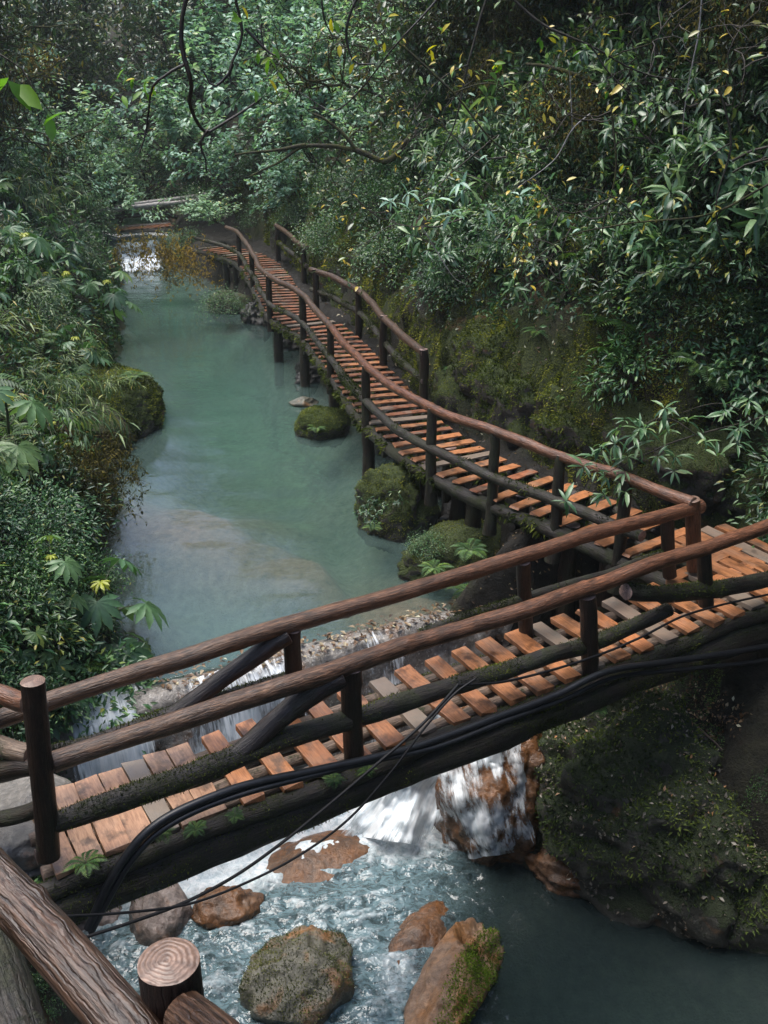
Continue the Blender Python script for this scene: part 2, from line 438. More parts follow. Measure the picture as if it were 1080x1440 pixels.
rock_mat('dark_rock', (0.006, 0.006, 0.005), (0.030, 0.027, 0.022), 0.15, (0.05, 0.022, 0.010), 0.5, (0.018, 0.026, 0.006), rough=0.45)  # near-black colour holds the shade under the boardwalk
rock_mat('step_stone', (0.09, 0.085, 0.075), (0.22, 0.20, 0.175), 0.3, (0.26, 0.13, 0.07), 0.25, rough=0.4)
ground_mat()
water_mat('pool_water', (0.074, 0.118, 0.106), 0.45, (0.42, 0.83, 0.76), 0.55, 2.2, 0.22, False, (0.75, 1.5, 1))
water_mat('rapids_water', (0.016, 0.026, 0.026), 0.72, (0.28, 0.66, 0.66), 0.9, 4.5, 1.0, True, (1, 1, 1))
fall_mat('white_fall', 0.74, 18.0, 1.4)
fall_mat('veil_fall', 0.47, 26, 1.8)
fall_mat('sliding_fall', 0.40, 11, 2.6)
plain_mat('black_hose', (0.010, 0.011, 0.013), 0.38, 0.4)
plain_mat('black_cable', (0.008, 0.008, 0.009), 0.6, 0.25)
plain_mat('teal_cord', (0.02, 0.30, 0.26), 0.5, 0.4)
plain_mat('grey_wire', (0.30, 0.31, 0.32), 0.4, 0.5)

# ------------------------------------------------------------------ objects and meshes
def mesh_np(name, V, tris=None, quads=None, mats=(), tri_mi=None, quad_mi=None, attrs=None, vec_attrs=None, smooth=True):
    me = bpy.data.meshes.new(name)
    V = np.asarray(V, np.float32).reshape(-1, 3)
    tris = np.zeros((0, 3), np.int32) if tris is None else np.asarray(tris, np.int32).reshape(-1, 3)
    quads = np.zeros((0, 4), np.int32) if quads is None else np.asarray(quads, np.int32).reshape(-1, 4)
    me.vertices.add(len(V))
    me.vertices.foreach_set('co', V.ravel())
    li = np.concatenate([tris.ravel(), quads.ravel()]).astype(np.int32)
    me.loops.add(len(li))
    me.loops.foreach_set('vertex_index', li)
    nt, nq = len(tris), len(quads)
    me.polygons.add(nt + nq)
    st = np.concatenate([np.arange(nt) * 3, nt * 3 + np.arange(nq) * 4]).astype(np.int32)
    me.polygons.foreach_set('loop_start', st)
    me.polygons.foreach_set('use_smooth', np.full(nt + nq, smooth))
    for m in mats:
        me.materials.append(MATS[m])
    if tri_mi is not None or quad_mi is not None:
        mi = np.concatenate([np.zeros(nt) if tri_mi is None else tri_mi, np.zeros(nq) if quad_mi is None else quad_mi]).astype(np.int32)
        me.polygons.foreach_set('material_index', mi)
    me.update(calc_edges=True)
    for k, v in (attrs or {}).items():
        a = me.attributes.new(k, 'FLOAT', 'POINT')
        a.data.foreach_set('value', np.asarray(v, np.float32).ravel())
    for k, v in (vec_attrs or {}).items():
        a = me.attributes.new(k, 'FLOAT_VECTOR', 'POINT')
        a.data.foreach_set('vector', np.asarray(v, np.float32).ravel())
    me.validate()
    return me


def link(name, me, parent=None, loc=None):
    o = bpy.data.objects.new(name, me)
    COL.objects.link(o)
    if parent is not None:
        o.parent = parent
    if loc is not None:
        o.location = [float(c) for c in loc]
    return o


def tag(o, label, cat, group=None, kind=None):
    if label:
        o['label'] = label
    if cat:
        o['category'] = cat
    if group:
        o['group'] = group
    if kind:
        o['kind'] = kind
    return o


def thing(name, label, cat, loc=(0, 0, 0), group=None):
    return tag(link(name, None, None, loc), label, cat, group)


class MB:
    """collects tubes into one mesh with bark coordinates"""

    def __init__(s):
        s.V, s.T, s.Q, s.tm, s.qm, s.co, s.moss = [], [], [], [], [], [], []
        s.n = 0

    def add(s, V, T=None, Q=None, co=None, mi=0, moss=0.0):
        V = np.asarray(V, float)
        s.V.append(V)
        s.co.append(V if co is None else co)
        s.moss.append(np.full(len(V), moss) if np.isscalar(moss) else moss)
        if T is not None and len(T):
            s.T.append(np.asarray(T) + s.n)
            s.tm.append(np.full(len(T), mi) if np.isscalar(mi) else mi)
        if Q is not None and len(Q):
            s.Q.append(np.asarray(Q) + s.n)
            s.qm.append(np.full(len(Q), mi if np.isscalar(mi) else 0))
        s.n += len(V)

    def tube(s, pts, rad, seg=10, step=None, rough=0.0, cap=True, capmi=0, moss=0.0, seed=0, knots=0, bend=0.0):
        pts = np.asarray(pts, float)
        rad = np.full(len(pts), rad) if np.isscalar(rad) else np.asarray(rad, float)
        d = np.concatenate([[0], np.cumsum(np.linalg.norm(np.diff(pts, axis=0), axis=1))])
        L = d[-1]
        if step:
            n = max(2, int(L / step) + 1)
            t = np.linspace(0, L, n)
            if len(pts) > 2:
                pts2 = catmull(pts, d, t)
            else:
                pts2 = np.stack([np.interp(t, d, pts[:, k]) for k in range(3)], 1)
            rad = np.interp(t, d, rad)
            if bend:
                nz = np.stack([fbm(np.stack([t * 0.9 + seed * 3.1 + k * 9, t * 0, t * 0], 1), 3, seed + k) for k in range(3)], 1)
                env = np.minimum(1, np.minimum(t, L - t) / (0.15 * L + 1e-6))[:, None]
                pts2 = pts2 + nz * bend * env
            pts, d = pts2, t
        n = len(pts)
        tan = np.gradient(pts, axis=0)
        tan /= np.linalg.norm(tan, axis=1, keepdims=True) + 1e-9
        ref = np.array([0, 0, 1.0]) if abs(tan[0, 2]) < 0.9 else np.array([1.0, 0, 0])
        u = np.zeros((n, 3))
        u[0] = np.cross(tan[0], ref)
        u[0] /= np.linalg.norm(u[0])
        for i in range(1, n):
            a = u[i - 1] - tan[i] * np.dot(u[i - 1], tan[i])
            u[i] = a / (np.linalg.norm(a) + 1e-9)
        w = np.cross(tan, u)
        ang = np.arange(seg) / seg * 2 * math.pi
        c, sn = np.cos(ang), np.sin(ang)
        rr = np.repeat(rad[:, None], seg, 1)
        r0 = float(rad.mean())
        co = np.stack([r0 * c[None, :] + 0 * d[:, None], r0 * sn[None, :] + 0 * d[:, None], np.repeat(d[:, None], seg, 1)], 2)
        co = co + np.array([seed * 0.37 % 5, seed * 0.73 % 5, seed * 1.31 % 7])
        if rough:
            rr = rr * (1 + rough * fbm(co * np.array([9, 9, 2.2]), 4, seed))
        for k in range(knots):
            rk = np.random.default_rng(seed * 7 + k)
            ka, kd = rk.uniform(0, 6.28), rk.uniform(0.05, 0.95) * L
            da = np.angle(np.exp(1j * (ang - ka)))[None, :] * r0
            q = np.exp(-(da ** 2 + (d[:, None] - kd) ** 2) / (0.36 * r0) ** 2)
            rr = rr * (1 + 0.16 * q)
        V = pts[:, None, :] + rr[..., None] * (c[None, :, None] * u[:, None, :] + sn[None, :, None] * w[:, None, :])
        V = V.reshape(-1, 3)
        co0 = co.reshape(-1, 3)
        i = np.arange(n - 1)[:, None] * seg
        j = np.arange(seg)[None, :]
        j2 = (j + 1) % seg
        Q = np.stack([i + j, i + j2, i + seg + j2, i + seg + j], 2).reshape(-1, 4)
        s.add(V, None, Q, co0, 0, moss)
        if cap:
            for e, sg in ((0, 1), (n - 1, -1)):
                ring = V[e * seg:(e + 1) * seg]
                cen = pts[e] - sg * tan[e] * r0 * 0.06
                bev = cen + (ring - cen) * 0.86 - sg * tan[e] * r0 * 0.05
                Vc = np.vstack([ring, bev, cen])
                coc = np.zeros_like(Vc)
                loc = np.stack([c, sn, 0 * c], 1) * rad[e]
                coc[:seg], coc[seg:2 * seg] = loc, loc * 0.86
                T, jj = [], np.arange(seg)
                Tq = np.stack([jj, seg + jj, seg + (jj + 1) % seg, (jj + 1) % seg], 1)
                Tc = np.stack([seg + jj, np.full(seg, 2 * seg), seg + (jj + 1) % seg], 1)
                if sg < 0:
                    Tq, Tc = Tq[:, ::-1], Tc[:, ::-1]
                tri = np.vstack([Tq[:, [0, 1, 2]], Tq[:, [0, 2, 3]], Tc])
                s.add(Vc, tri, None, coc, capmi, 0.0)

    def mesh(s, name, mats, smooth=True):
        z3, z4 = np.zeros((0, 3), int), np.zeros((0, 4), int)
        return mesh_np(name, np.vstack(s.V), np.vstack(s.T) if s.T else z3, np.vstack(s.Q) if s.Q else z4, mats,
                       np.concatenate(s.tm) if s.tm else None, np.concatenate(s.qm) if s.qm else None,
                       {'moss': np.concatenate(s.moss)}, {'co': np.vstack(s.co)}, smooth)


def catmull(pts, d, t):
    out = np.zeros((len(t), 3))
    n = len(pts)
    k = np.clip(np.searchsorted(d, t, side='right') - 1, 0, n - 2)
    h = d[k + 1] - d[k]
    f = ((t - d[k]) / (h + 1e-9))[:, None]
    m = np.zeros_like(pts)
    for i in range(n):
        a, b = max(0, i - 1), min(n - 1, i + 1)
        m[i] = (pts[b] - pts[a]) / (d[b] - d[a] + 1e-9)
    p0, p1, m0, m1 = pts[k], pts[k + 1], m[k] * h[:, None], m[k + 1] * h[:, None]
    return (2 * f ** 3 - 3 * f ** 2 + 1) * p0 + (f ** 3 - 2 * f ** 2 + f) * m0 + (-2 * f ** 3 + 3 * f ** 2) * p1 + (f ** 3 - f ** 2) * m1


def log(name, pts, rad, mats, parent=None, seg=14, step=0.07, rough=0.10, moss=0.0, seed=0, knots=0, bend=0.02):
    b = MB()
    b.tube(pts, rad, seg, step, rough, True, 1 if len(mats) > 1 else 0, moss, seed, knots, bend)
    return link(name, b.mesh(name, mats), parent)


# ------------------------------------------------------------------ lie of the land
def ss(x, a, b):
    t = np.clip((np.asarray(x, float) - a) / (b - a), 0, 1)
    return t * t * (3 - 2 * t)


def line_of(px, z):
    p = np.array([at_z(x, y, z) for x, y in px])
    p = p[np.argsort(p[:, 1])]
    return p[:, 1], p[:, 0]


ZL = -2.1          # lower pool
ZD = 1.2           # deck of the walkways
ld, lx = line_of([(150, 985), (166, 900), (160, 830), (160, 760), (158, 700), (163, 630), (168, 560), (168, 490), (168, 440), (162, 400), (160, 372)], 0)
LD = np.concatenate([[-10, 2, 4, 5, 6, 7.8], ld, [44, 52, 60, 90]])
LX = np.concatenate([[-1.6, -1.9, -2.2, -2.35, -2.7, -3.25], lx, [lx[-1] - 2.2, lx[-1] - 5, -18.6, -26]])
rd, rx = line_of([(640, 868), (668, 838), (690, 800), (655, 748), (610, 690), (560, 640), (505, 588), (470, 550), (440, 515), (410, 480), (370, 447), (330, 420), (300, 400), (258, 377)], 0)
RD = np.concatenate([[-10, 3, 4.5, 6, 7.57, 8.07, 8.77, 9.5], rd, [44, 52, 60, 90]])
RX = np.concatenate([[7.5, 7.2, 6.5, 5.5, 4.15, 2.8, 1.7, 1.25], rx, [rx[-1] - 2.2, rx[-1] - 4.5, -15.0, -22]])
bd, bx = line_of([(1075, 765), (1000, 735), (930, 705), (818, 663), (690, 610), (583, 541), (529, 483), (504, 450), (429, 394), (400, 354), (350, 328)], ZD)
BD = np.concatenate([[-10, 4, 9.3], bd, [46, 60, 90]])
BX = np.concatenate([[8, 6.6, 5.3], bx + 0.25, [bx[-1] - 3.5, -12.5, -19]])
W0, W1 = np.array([-3.6, 8.55]), np.array([1.35, 11.1])      # weir
WU = (W1 - W0) / np.linalg.norm(W1 - W0)
WN = np.array([-WU[1], WU[0]])                                 # upstream


RS = np.gradient(RX, RD)
LS = np.gradient(LX, LD)


def shore_l(y):
    return np.interp(y, LD, LX)


def shore_r(y):
    return np.interp(y, RD, RX)


def walk_r(y):
    return np.interp(y, BD, BX)


def weir_off(x, y):
    return (x - W0[0]) * WN[0] + (y - W0[1]) * WN[1]


def land(x, y):
    x, y = np.asarray(x, float), np.asarray(y, float)
    p2 = np.stack([x, y, 0 * x], -1)
    wob = fbm(p2 * 0.55, 4, 3)
    bl = shore_l(y) + 0.28 * wob
    br = shore_r(y) + 0.22 * fbm(p2 * 0.8 + 5, 3, 5)
    bw = walk_r(y)
    up = ss(weir_off(x, y), -0.25, 0.15)
    base = ZL + up * (0 - ZL)
    base = base + 0.95 * ss(y, 39.2, 40.2) + 4.3 * ss(y, 50, 60)
    # bed
    kr = 1 / np.sqrt(1 + np.interp(y, RD, RS) ** 2)
    kl = 1 / np.sqrt(1 + np.interp(y, LD, LS) ** 2)
    mid = np.clip(np.minimum((x - bl) * kl, (br - x) * kr), 0, None)
    px, py, _ = to_px(np.stack([x, y, 0 * x], -1))
    sh = np.exp(-(((px - 300) / 165) ** 2 + ((py - 745) / 75) ** 2)) + 0.9 * np.exp(-(((px - 560) / 110) ** 2 + ((py - 850) / 50) ** 2)) + 0.5 * np.exp(-(((px - 420) / 60) ** 2 + ((py - 800) / 40) ** 2))
    sh = np.clip(1.25 * sh * (1 + 0.3 * wob), 0, 1) * (y > 8) * (y < 30) * up
    dpt = np.minimum(1.5, 0.12 + 0.75 * mid)
    bed = base - (dpt * (1 - sh) + np.minimum(dpt, 0.13) * sh)
    bed = bed + 0.06 * wob
    # left bank
    dl = np.clip(bl - x, 0, None)
    dln = dl * kl
    steep = 1 - ss(y, 8.0, 10.0)
    hl_far = base + 0.5 * (1 - np.exp(-dln / 0.22)) + 1.0 * dl
    hl_near = ZL + 3.15 * (1 - np.exp(-dln / 0.30)) + 0.55 * np.clip(dl - 0.9, 0, None) + np.clip(5.0 - y, 0, 5.5) * 0.72 * ss(dl, 0.1, 0.9)
    hl = hl_far * (1 - steep) + hl_near * steep
    # right bank: shore under the walkway, then the cut slope
    dr = np.clip(x - br, 0, None)
    drn = dr * kr
    lowr = 1 - ss(y, 9.2, 11.0)
    under_up = base + np.minimum(0.95, 0.55 * (1 - np.exp(-drn / 0.22)) + 0.45 * dr)
    under_lo = ZL + np.minimum(2.95, 0.35 * (1 - np.exp(-drn / 0.15)) + 0.80 * dr)
    hr = under_up * (1 - lowr) + under_lo * lowr
    dw = np.clip(x - bw, 0, None)
    hr = hr + 1.55 * (1 - np.exp(-dw / 0.45)) + 1.18 * dw + 0.35 * np.clip(wob, -1, 1) * ss(dw, 0.2, 2)
    h = np.where(x < bl, hl, np.where(x > br, hr, bed))
    # platform the photographer stands on
    pl = ss(y, 1.25, 0.6) if False else (1 - ss(y, 0.7, 1.2)) * ss(x, -2.2, -1.2)
    h = h * (1 - pl) + np.maximum(h, 4.75) * pl
    # head of the valley
    h = h + 0.40 * np.clip(y - 60, 0, None)
    h = np.where(y > 58, np.maximum(h, 4.6 + 0.35 * (y - 58)), h)
    nz = fbm(np.stack([x * 1.4, y * 1.4, h * 1.4], -1), 5, 9)
    rough = np.where((x < bl) | (x > br), 0.13 + 0.12 * ss(dw, 0, 0.8), 0.03)
    h = h + nz * rough
    return np.minimum(h, 34)


def ground_hit(x, y, zmin=2.0):
    """world point where the pixel's ray meets the land (or water)"""
    d = ray(x, y)
    t = np.linspace(zmin, 80, 1500)
    p = np.array([0, 0, CAMZ])[None] + d[None] * t[:, None]
    h = land(p[:, 0], p[:, 1])
    k = np.argmax(p[:, 2] < h)
    if p[k, 2] >= h[k]:
        k = len(t) - 1
    return p[k]


def axis(segs):
    out = []
    for a, b, st in segs:
        out.append(np.arange(a, b - 1e-6, st))
    out.append([segs[-1][1]])
    return np.concatenate(out)


xs = axis([(-70, -24, 3), (-24, -12, 0.5), (-12, -6, 0.2), (-6, 6.5, 0.1), (6.5, 12, 0.2), (12, 24, 0.6), (24, 70, 4)])
ys = axis([(-30, -4, 2), (-4, 3, 0.3), (3, 13, 0.1), (13, 24, 0.16), (24, 42, 0.3), (42, 66, 0.6), (66, 110, 3)])
GX, GY = np.meshgrid(xs, ys)
GZ = land(GX, GY)
gp = np.stack([GX, GY, GZ], -1)
# sideways roughness so that steep ground is craggy
amp = np.where((GX > shore_r(GY)) | (GX < shore_l(GY)), 1.0, 0.0) * ss(np.minimum(np.abs(GX - shore_r(GY)), np.abs(GX - shore_l(GY))), 0.15, 0.6)
near = (np.abs(GX) < 12) & (GY > 3) & (GY < 42)
gp[..., 0] += 0.22 * amp * near * fbm(gp * 1.9, 4, 21)
gp[..., 1] += 0.16 * amp * near * fbm(gp * 1.9 + 40, 4, 22)
lump = np.abs(fbm(gp * 3.4 + 11, 3, 23))
gp[..., 0] -= 0.16 * amp * near * lump * (GX > walk_r(GY))
gp[..., 2] += 0.14 * amp * near * lump
nx, ny = len(xs), len(ys)
ii = np.arange(ny - 1)[:, None] * nx
jj = np.arange(nx - 1)[None, :]
quads = np.stack([ii + jj, ii + jj + 1, ii + nx + jj + 1, ii + nx + jj], 2).reshape(-1, 4)
gpx, gpy, gzc = to_px(gp)


def blob(cx, cy, rx_, ry_):
    return np.where(gzc > 1, np.exp(-(((gpx - cx) / rx_) ** 2 + ((gpy - cy) / ry_) ** 2)), 0)


moss_a = 0.35 + 0.75 * blob(700, 540, 110, 70) + 0.5 * blob(1000, 690, 90, 60) + 0.7 * blob(400, 340, 60, 60) + 0.6 * blob(120, 520, 90, 60)
moss_a = np.clip(moss_a, 0, 1)
earth_a = np.clip(1.3 * blob(620, 440, 50, 40) + 0.8 * blob(150, 610, 60, 30) + 0.5 * blob(1000, 600, 120, 50) + 0.5 * blob(120, 690, 40, 90) + 0.5, 0, 1)
wlev = np.where(weir_off(GX, GY) > 0, 0.0, ZL)
wlev = np.where(GY > 39.6, 0.93, wlev)
wlev = np.where(GY > 52, -9, wlev)
mud_a = ss(GX - shore_r(GY), -.1, .3) * (1 - ss(GX - walk_r(GY), -.2, .3)) * (GY > 10.4) * (GY < 40)  # mask for the shade painted on the ground under the boardwalk
mud_a = np.maximum(mud_a, .85 * ss(GX, 2.2, 3.4) * (GY < 10.4) * (GY > 3) * (1 - ss(GX, 9, 11)))  # painted shade carried on below the right end of the bridge
sh_a = np.clip(np.exp(-(((gpx - 300) / 190) ** 2 + ((gpy - 745) / 95) ** 2)) + np.exp(-(((gpx - 570) / 130) ** 2 + ((gpy - 855) / 60) ** 2)), 0, 1) * (gzc > 1)
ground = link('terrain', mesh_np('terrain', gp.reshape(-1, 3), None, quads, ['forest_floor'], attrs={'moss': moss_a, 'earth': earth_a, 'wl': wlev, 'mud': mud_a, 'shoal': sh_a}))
tag(ground, 'mossy dark earth of the ravine sides and stream bed', 'terrain', None, 'structure')


# ------------------------------------------------------------------ water
def water_sheet(name, outline, ztop, zbot, res, wavef, chopf, foamf, mat, label):
    """closed body of water: wavy gridded top over the outline's box, plain sides and bottom"""
    x0, x1, y0, y1 = outline
    a = np.arange(x0, x1 + 1e-6, res)
    b = np.arange(y0, y1 + 1e-6, res)
    X, Y = np.meshgrid(a, b)
    return X, Y


def closed_grid(X, Y, Z, zbot):
    """closed solid under a gridded surface"""
    n, m = X.shape
    top = np.stack([X, Y, Z], -1).reshape(-1, 3)
    bot = np.stack([X, Y, 0 * X + zbot], -1).reshape(-1, 3)
    i = np.arange(n - 1)[:, None] * m
    j = np.arange(m - 1)[None, :]
    q = np.stack([i + j, i + j + 1, i + m + j + 1, i + m + j], 2).reshape(-1, 4)
    N = n * m
    # boundary loop
    idx = np.arange(N).reshape(n, m)
    loop = np.concatenate([idx[0, :-1], idx[:-1, -1], idx[-1, :0:-1], idx[:0:-1, 0]])
    l2 = np.roll(loop, -1)
    K = len(loop)
    Vb = bot[loop]
    sides = np.stack([l2, loop, N + np.arange(K), N + (np.arange(K) + 1) % K], 1)
    cen = np.array([[X.mean(), Y.mean(), zbot]])
    tri = np.stack([N + (np.arange(K) + 1) % K, N + np.arange(K), np.full(K, N + K)], 1)
    return np.vstack([top, Vb, cen]), tri, np.vstack([q, sides]), N


# upper pool: strips that follow the banks, starting just behind the weir lip
S = np.linspace(0, 1, 60)
T = np.concatenate([np.linspace(0, 1, 150) ** 1.25])
Y0 = 39.6
yl = np.interp(S, [0, 1], [W0[1] + 0.30 * WN[1], W1[1] + 0.30 * WN[1]])
xl0 = np.interp(S, [0, 1], [W0[0] + 0.30 * WN[0] - 0.4, W1[0] + 0.30 * WN[0] + 0.5])
UX, UY = np.zeros((len(T), len(S))), np.zeros((len(T), len(S)))
for k, t in enumerate(T):
    yy = yl * (1 - t) + Y0 * t
    a = shore_l(yy) - 1.2
    c = np.maximum(shore_r(yy) + 1.0, a + 1)
    xx = a * (1 - S) + c * S
    w = ss(t, 0, 0.06)
    UX[k], UY[k] = xl0 * (1 - w) + xx * w, yy
UZ = 0.008 * fbm(np.stack([UX * 1.5, UY * 3, 0 * UX], -1), 3, 31)
V, tri, qd, N = closed_grid(UX, UY, UZ, -2.3)
chop = 0.35 + 0.4 * ss(UY, 16, 20) + 1.2 * ss(UY, 28, 37) + 1.0 * (1 - ss(UY, 9.5, 11.0))
chop = np.concatenate([chop.ravel(), np.full(len(V) - N, 0.3)])
o = link('water', mesh_np('water', V, tri, qd, ['pool_water'], attrs={'chop': chop}))
tag(o, 'calm milky turquoise pool above the weir', 'water', None, 'structure')
# stream above the far fall
fx, fy = np.meshgrid(np.linspace(0, 1, 12), np.linspace(39.9, 52, 30))
FX = (shore_l(fy) - 0.8) * (1 - fx) + (shore_r(fy) + 0.8) * fx
V, tri, qd, N = closed_grid(FX, fy, 0.93 + 0 * FX, -0.6)
o = link('water', mesh_np('water', V, tri, qd, ['pool_water'], attrs={'chop': np.full(len(V), 1.4)}))
tag(o, 'stream above the far fall behind the log bridge', 'water', None, 'structure')

# lower pool with rapids
lxs, lys = np.arange(-5.2, 8.01, 0.045), np.arange(1.6, 11.3, 0.045)
LXg, LYg = np.meshgrid(lxs, lys)
off = weir_off(LXg, LYg)
# trim against the weir wall
LYg = np.where(off > 0.0, LYg - off * 1.02 / WN[1], LYg)
off = weir_off(LXg, LYg)
lpx, lpy, _ = to_px(np.stack([LXg, LYg, 0 * LXg + ZL], -1))
calm = ss(lpx, 610, 740) * ss(lpy, 1150, 1240)
fo = 1.05 * np.exp(-np.clip(-off - 0.15, 0, None) / 0.42) * (1 - ss(LXg, 1.0, 1.8))
fo = np.maximum(fo, 1.0 * np.exp(-(((lpx - 545) / 120) ** 2 + ((lpy - 1130) / 75) ** 2)))
fo = np.maximum(fo, 1.05 * np.exp(-(((lpx - 380) / 250) ** 2 + ((lpy - 1185 + (lpx - 380) * 0.30) / 55) ** 2)))
fo = np.maximum(fo, 0.30 * np.exp(-(((lpx - 560) / 60) ** 2 + ((lpy - 1370) / 90) ** 2)))
fo = np.maximum(fo, 0.20 * (1 - ss(lpx, 520, 640)) * ss(lpy, 1150, 1300))
fo = fo * (1 - 0.9 * calm)
aer = np.clip((1 - ss(lpx, 560, 720) * ss(lpy, 1100, 1180)) * (.75 + .6 * np.clip(fo, 0, 1)) * (1 - .9 * calm), 0, 1)
wv = fbm(np.stack([LXg * 1.7 + LYg * 0.6, LYg * 3.4 - LXg * 0.9, 0 * LXg], -1), 4, 41)
wv2 = fbm(np.stack([LXg * 3.6 + 1.2 * wv - LYg * 1.0, LYg * 6.2 + 1.2 * wv, 0 * LXg + 3], -1), 3, 43, .42)
rdg = np.clip(1 - np.abs(wv2) * 5, 0, 1) * ss(wv, -.3, .5)
fo = fo + (1 - .97 * calm) * .20 * rdg * (1 - ss(lpx, 560, 700))
LZ = ZL + (1 - 0.93 * calm) * (0.050 * wv + 0.040 * (1 - np.abs(wv2) * 2)) + 0.13 * np.clip(fo - 0.45, 0, 1) * np.clip(.7 + 1.3 * wv + .5 * wv2, 0, 3)
V, tri, qd, N = closed_grid(LXg, LYg, LZ, -4.0)
pad = np.zeros(len(V) - N)
o = link('water', mesh_np('water', V, tri, qd, ['rapids_water'], attrs={'chop': np.concatenate([(1 - 0.85 * calm).ravel(), pad]), 'foam': np.concatenate([fo.ravel(), pad]), 'aer': np.concatenate([aer.ravel(), pad])}))
tag(o, 'foaming rapids and dark pool below the weir', 'water', None, 'structure')


# ------------------------------------------------------------------ weir and falls
def w3(s, off_, z):
    p = W0[None] + WU[None] * np.asarray(s)[:, None] + WN[None] * np.asarray(off_)[:, None]
    return np.stack([p[:, 0], p[:, 1], np.asarray(z)], 1)


WL = np.linalg.norm(W1 - W0)
prof = np.array([(0.62, -1.2), (0.55, -0.4), (0.45, -0.08), (0.30, 0.03), (0.14, 0.06), (0.0, 0.02), (-0.08, -0.12), (-0.10, -0.4), (-0.16, -0.7), (-0.14, -1.0), (-0.24, -1.3), (-0.26, -1.7), (-0.34, -2.1), (-0.4, -2.9)])
pd = np.concatenate([[0], np.cumsum(np.linalg.norm(np.diff(prof, axis=0), axis=1))])
pt = np.linspace(0, pd[-1], 70)
po, pz = np.interp(pt, pd, prof[:, 0]), np.interp(pt, pd, prof[:, 1])
sv = np.linspace(-0.5, WL + 0.4, 150)
SS, PO = np.meshgrid(sv, po)
_, PZ = np.meshgrid(sv, pz)
wp = w3(SS.ravel(), PO.ravel(), PZ.ravel())
nz = fbm(wp * 2.6, 5, 51)
lip = np.exp(-((PZ.ravel() - 0.0) / 0.25) ** 2)
wp[:, 2] += 0.055 * nz * lip + 0.05 * nz * (1 - lip)
wp[:, :2] -= WN[None] * (0.10 * fbm(wp * 3.1, 5, 52) * (1 - lip))[:, None]
# notch at the left where the main flow spills
notch = np.exp(-((SS.ravel() - 0.55) / 0.38) ** 2)
wp[:, 2] -= 0.10 * notch * (PZ.ravel() > -0.5)
wi = np.arange(len(pt) - 1)[:, None] * len(sv)
wj = np.arange(len(sv) - 1)[None, :]
wq = np.stack([wi + wj, wi + wj + 1, wi + len(sv) + wj + 1, wi + len(sv) + wj], 2).reshape(-1, 4)
weir = link('rock_weir', mesh_np('rock_weir', wp, None, wq, ['weir_rock'], attrs={'moss': np.zeros(len(wp))}))
tag(weir, 'low pale rock weir holding back the turquoise pool', 'weir')


def fall_sheet(name, P, mat, label, foam=None):
    """P: (n down, m across, 3)"""
    n, m, _ = P.shape
    i = np.arange(n - 1)[:, None] * m
    j = np.arange(m - 1)[None, :]
    q = np.stack([i + j, i + j + 1, i + m + j + 1, i + m + j], 2).reshape(-1, 4)
    dx = np.concatenate([[0], np.cumsum(np.linalg.norm(np.diff(P[n // 2], axis=0), axis=1))])
    dy = np.concatenate([[0], np.cumsum(np.linalg.norm(np.diff(P[:, m // 2], axis=0), axis=1))])
    co = np.stack(np.meshgrid(dx, dy) + [np.zeros((n, m))], -1)
    fo_ = np.zeros((n, m)) if foam is None else np.array(foam)
    ed = np.abs(np.linspace(-1, 1, m))[None, :]
    wob_ = np.interp(np.arange(n), np.arange(n), fbm(np.stack([np.arange(n) * .17 + m, np.zeros(n), np.zeros(n)], 1), 3, m))[:, None]
    fo_ = fo_ - 1.6 * np.clip(ed + .10 * wob_, 0, 1.2) ** 5 - 0.9 * (np.linspace(0, 1, n)[:, None] ** 9)
    o = link(name, mesh_np(name, P.reshape(-1, 3), None, q, [mat], attrs={'foam': fo_}, vec_attrs={'co': co.reshape(-1, 3)}))
    return tag(o, label, 'waterfall', None, 'structure')


def drop(s0, s1, o_, z, m=60, lump=0.04, seed=0):
    s_ = np.linspace(s0, s1, m)
    po_, pz_ = np.asarray(o_), np.asarray(z)
    t = np.linspace(0, 1, 40)
    tt = np.linspace(0, 1, len(po_))
    OO, ZZ = np.interp(t, tt, po_), np.interp(t, tt, pz_)
    Sg, Og = np.meshgrid(s_, OO)
    _, Zg = np.meshgrid(s_, ZZ)
    p = w3(Sg.ravel(), Og.ravel(), Zg.ravel())
    lm = lump * fbm(np.stack([Sg.ravel() * 5, Zg.ravel() * 1.2, 0 * Sg.ravel()], -1), 3, seed)
    p[:, :2] -= WN[None] * lm[:, None]
    return p.reshape(40, m, 3), np.meshgrid(s_, t)[1]


P_, t_ = drop(0.0, 1.15, [0.5, 0.2, -0.05, -0.25, -0.40, -0.52, -0.58], [0.03, 0.02, -0.04, -0.35, -0.9, -1.5, -2.08], 60, 0.08, 61)
fall_sheet('waterfall', P_, 'white_fall', 'white spill over the left end of the weir', 0.35 + 0.5 * t_)
P_, t_ = drop(1.1, 3.15, [0.12, 0.0, -0.22, -0.34, -0.42, -0.50], [0.10, 0.05, -0.15, -0.7, -1.4, -2.08], 90, 0.04, 62)
fall_sheet('waterfall', P_, 'veil_fall', 'thin streaky curtain of water down the weir face', 0.25 + 0.6 * t_)
P_, t_ = drop(3.2, 4.6, [0.10, 0.0, -0.22, -0.32, -0.38, -0.44], [0.09, 0.04, -0.15, -0.7, -1.4, -2.08], 70, 0.04, 63)
fall_sheet('waterfall', P_, 'veil_fall', 'trickling strands down the right part of the weir', -0.05 + 0.4 * t_)


# ------------------------------------------------------------------ rocks
def ico(sub):
    bm = bmesh.new()
    bmesh.ops.create_icosphere(bm, subdivisions=sub, radius=1)
    V = np.array([v.co[:] for v in bm.verts])
    F = np.array([[v.index for v in f.verts] for f in bm.faces])
    bm.free()
    return V, F


ICO = {k: ico(k) for k in (3, 4, 5, 6)}


FUZZ = []


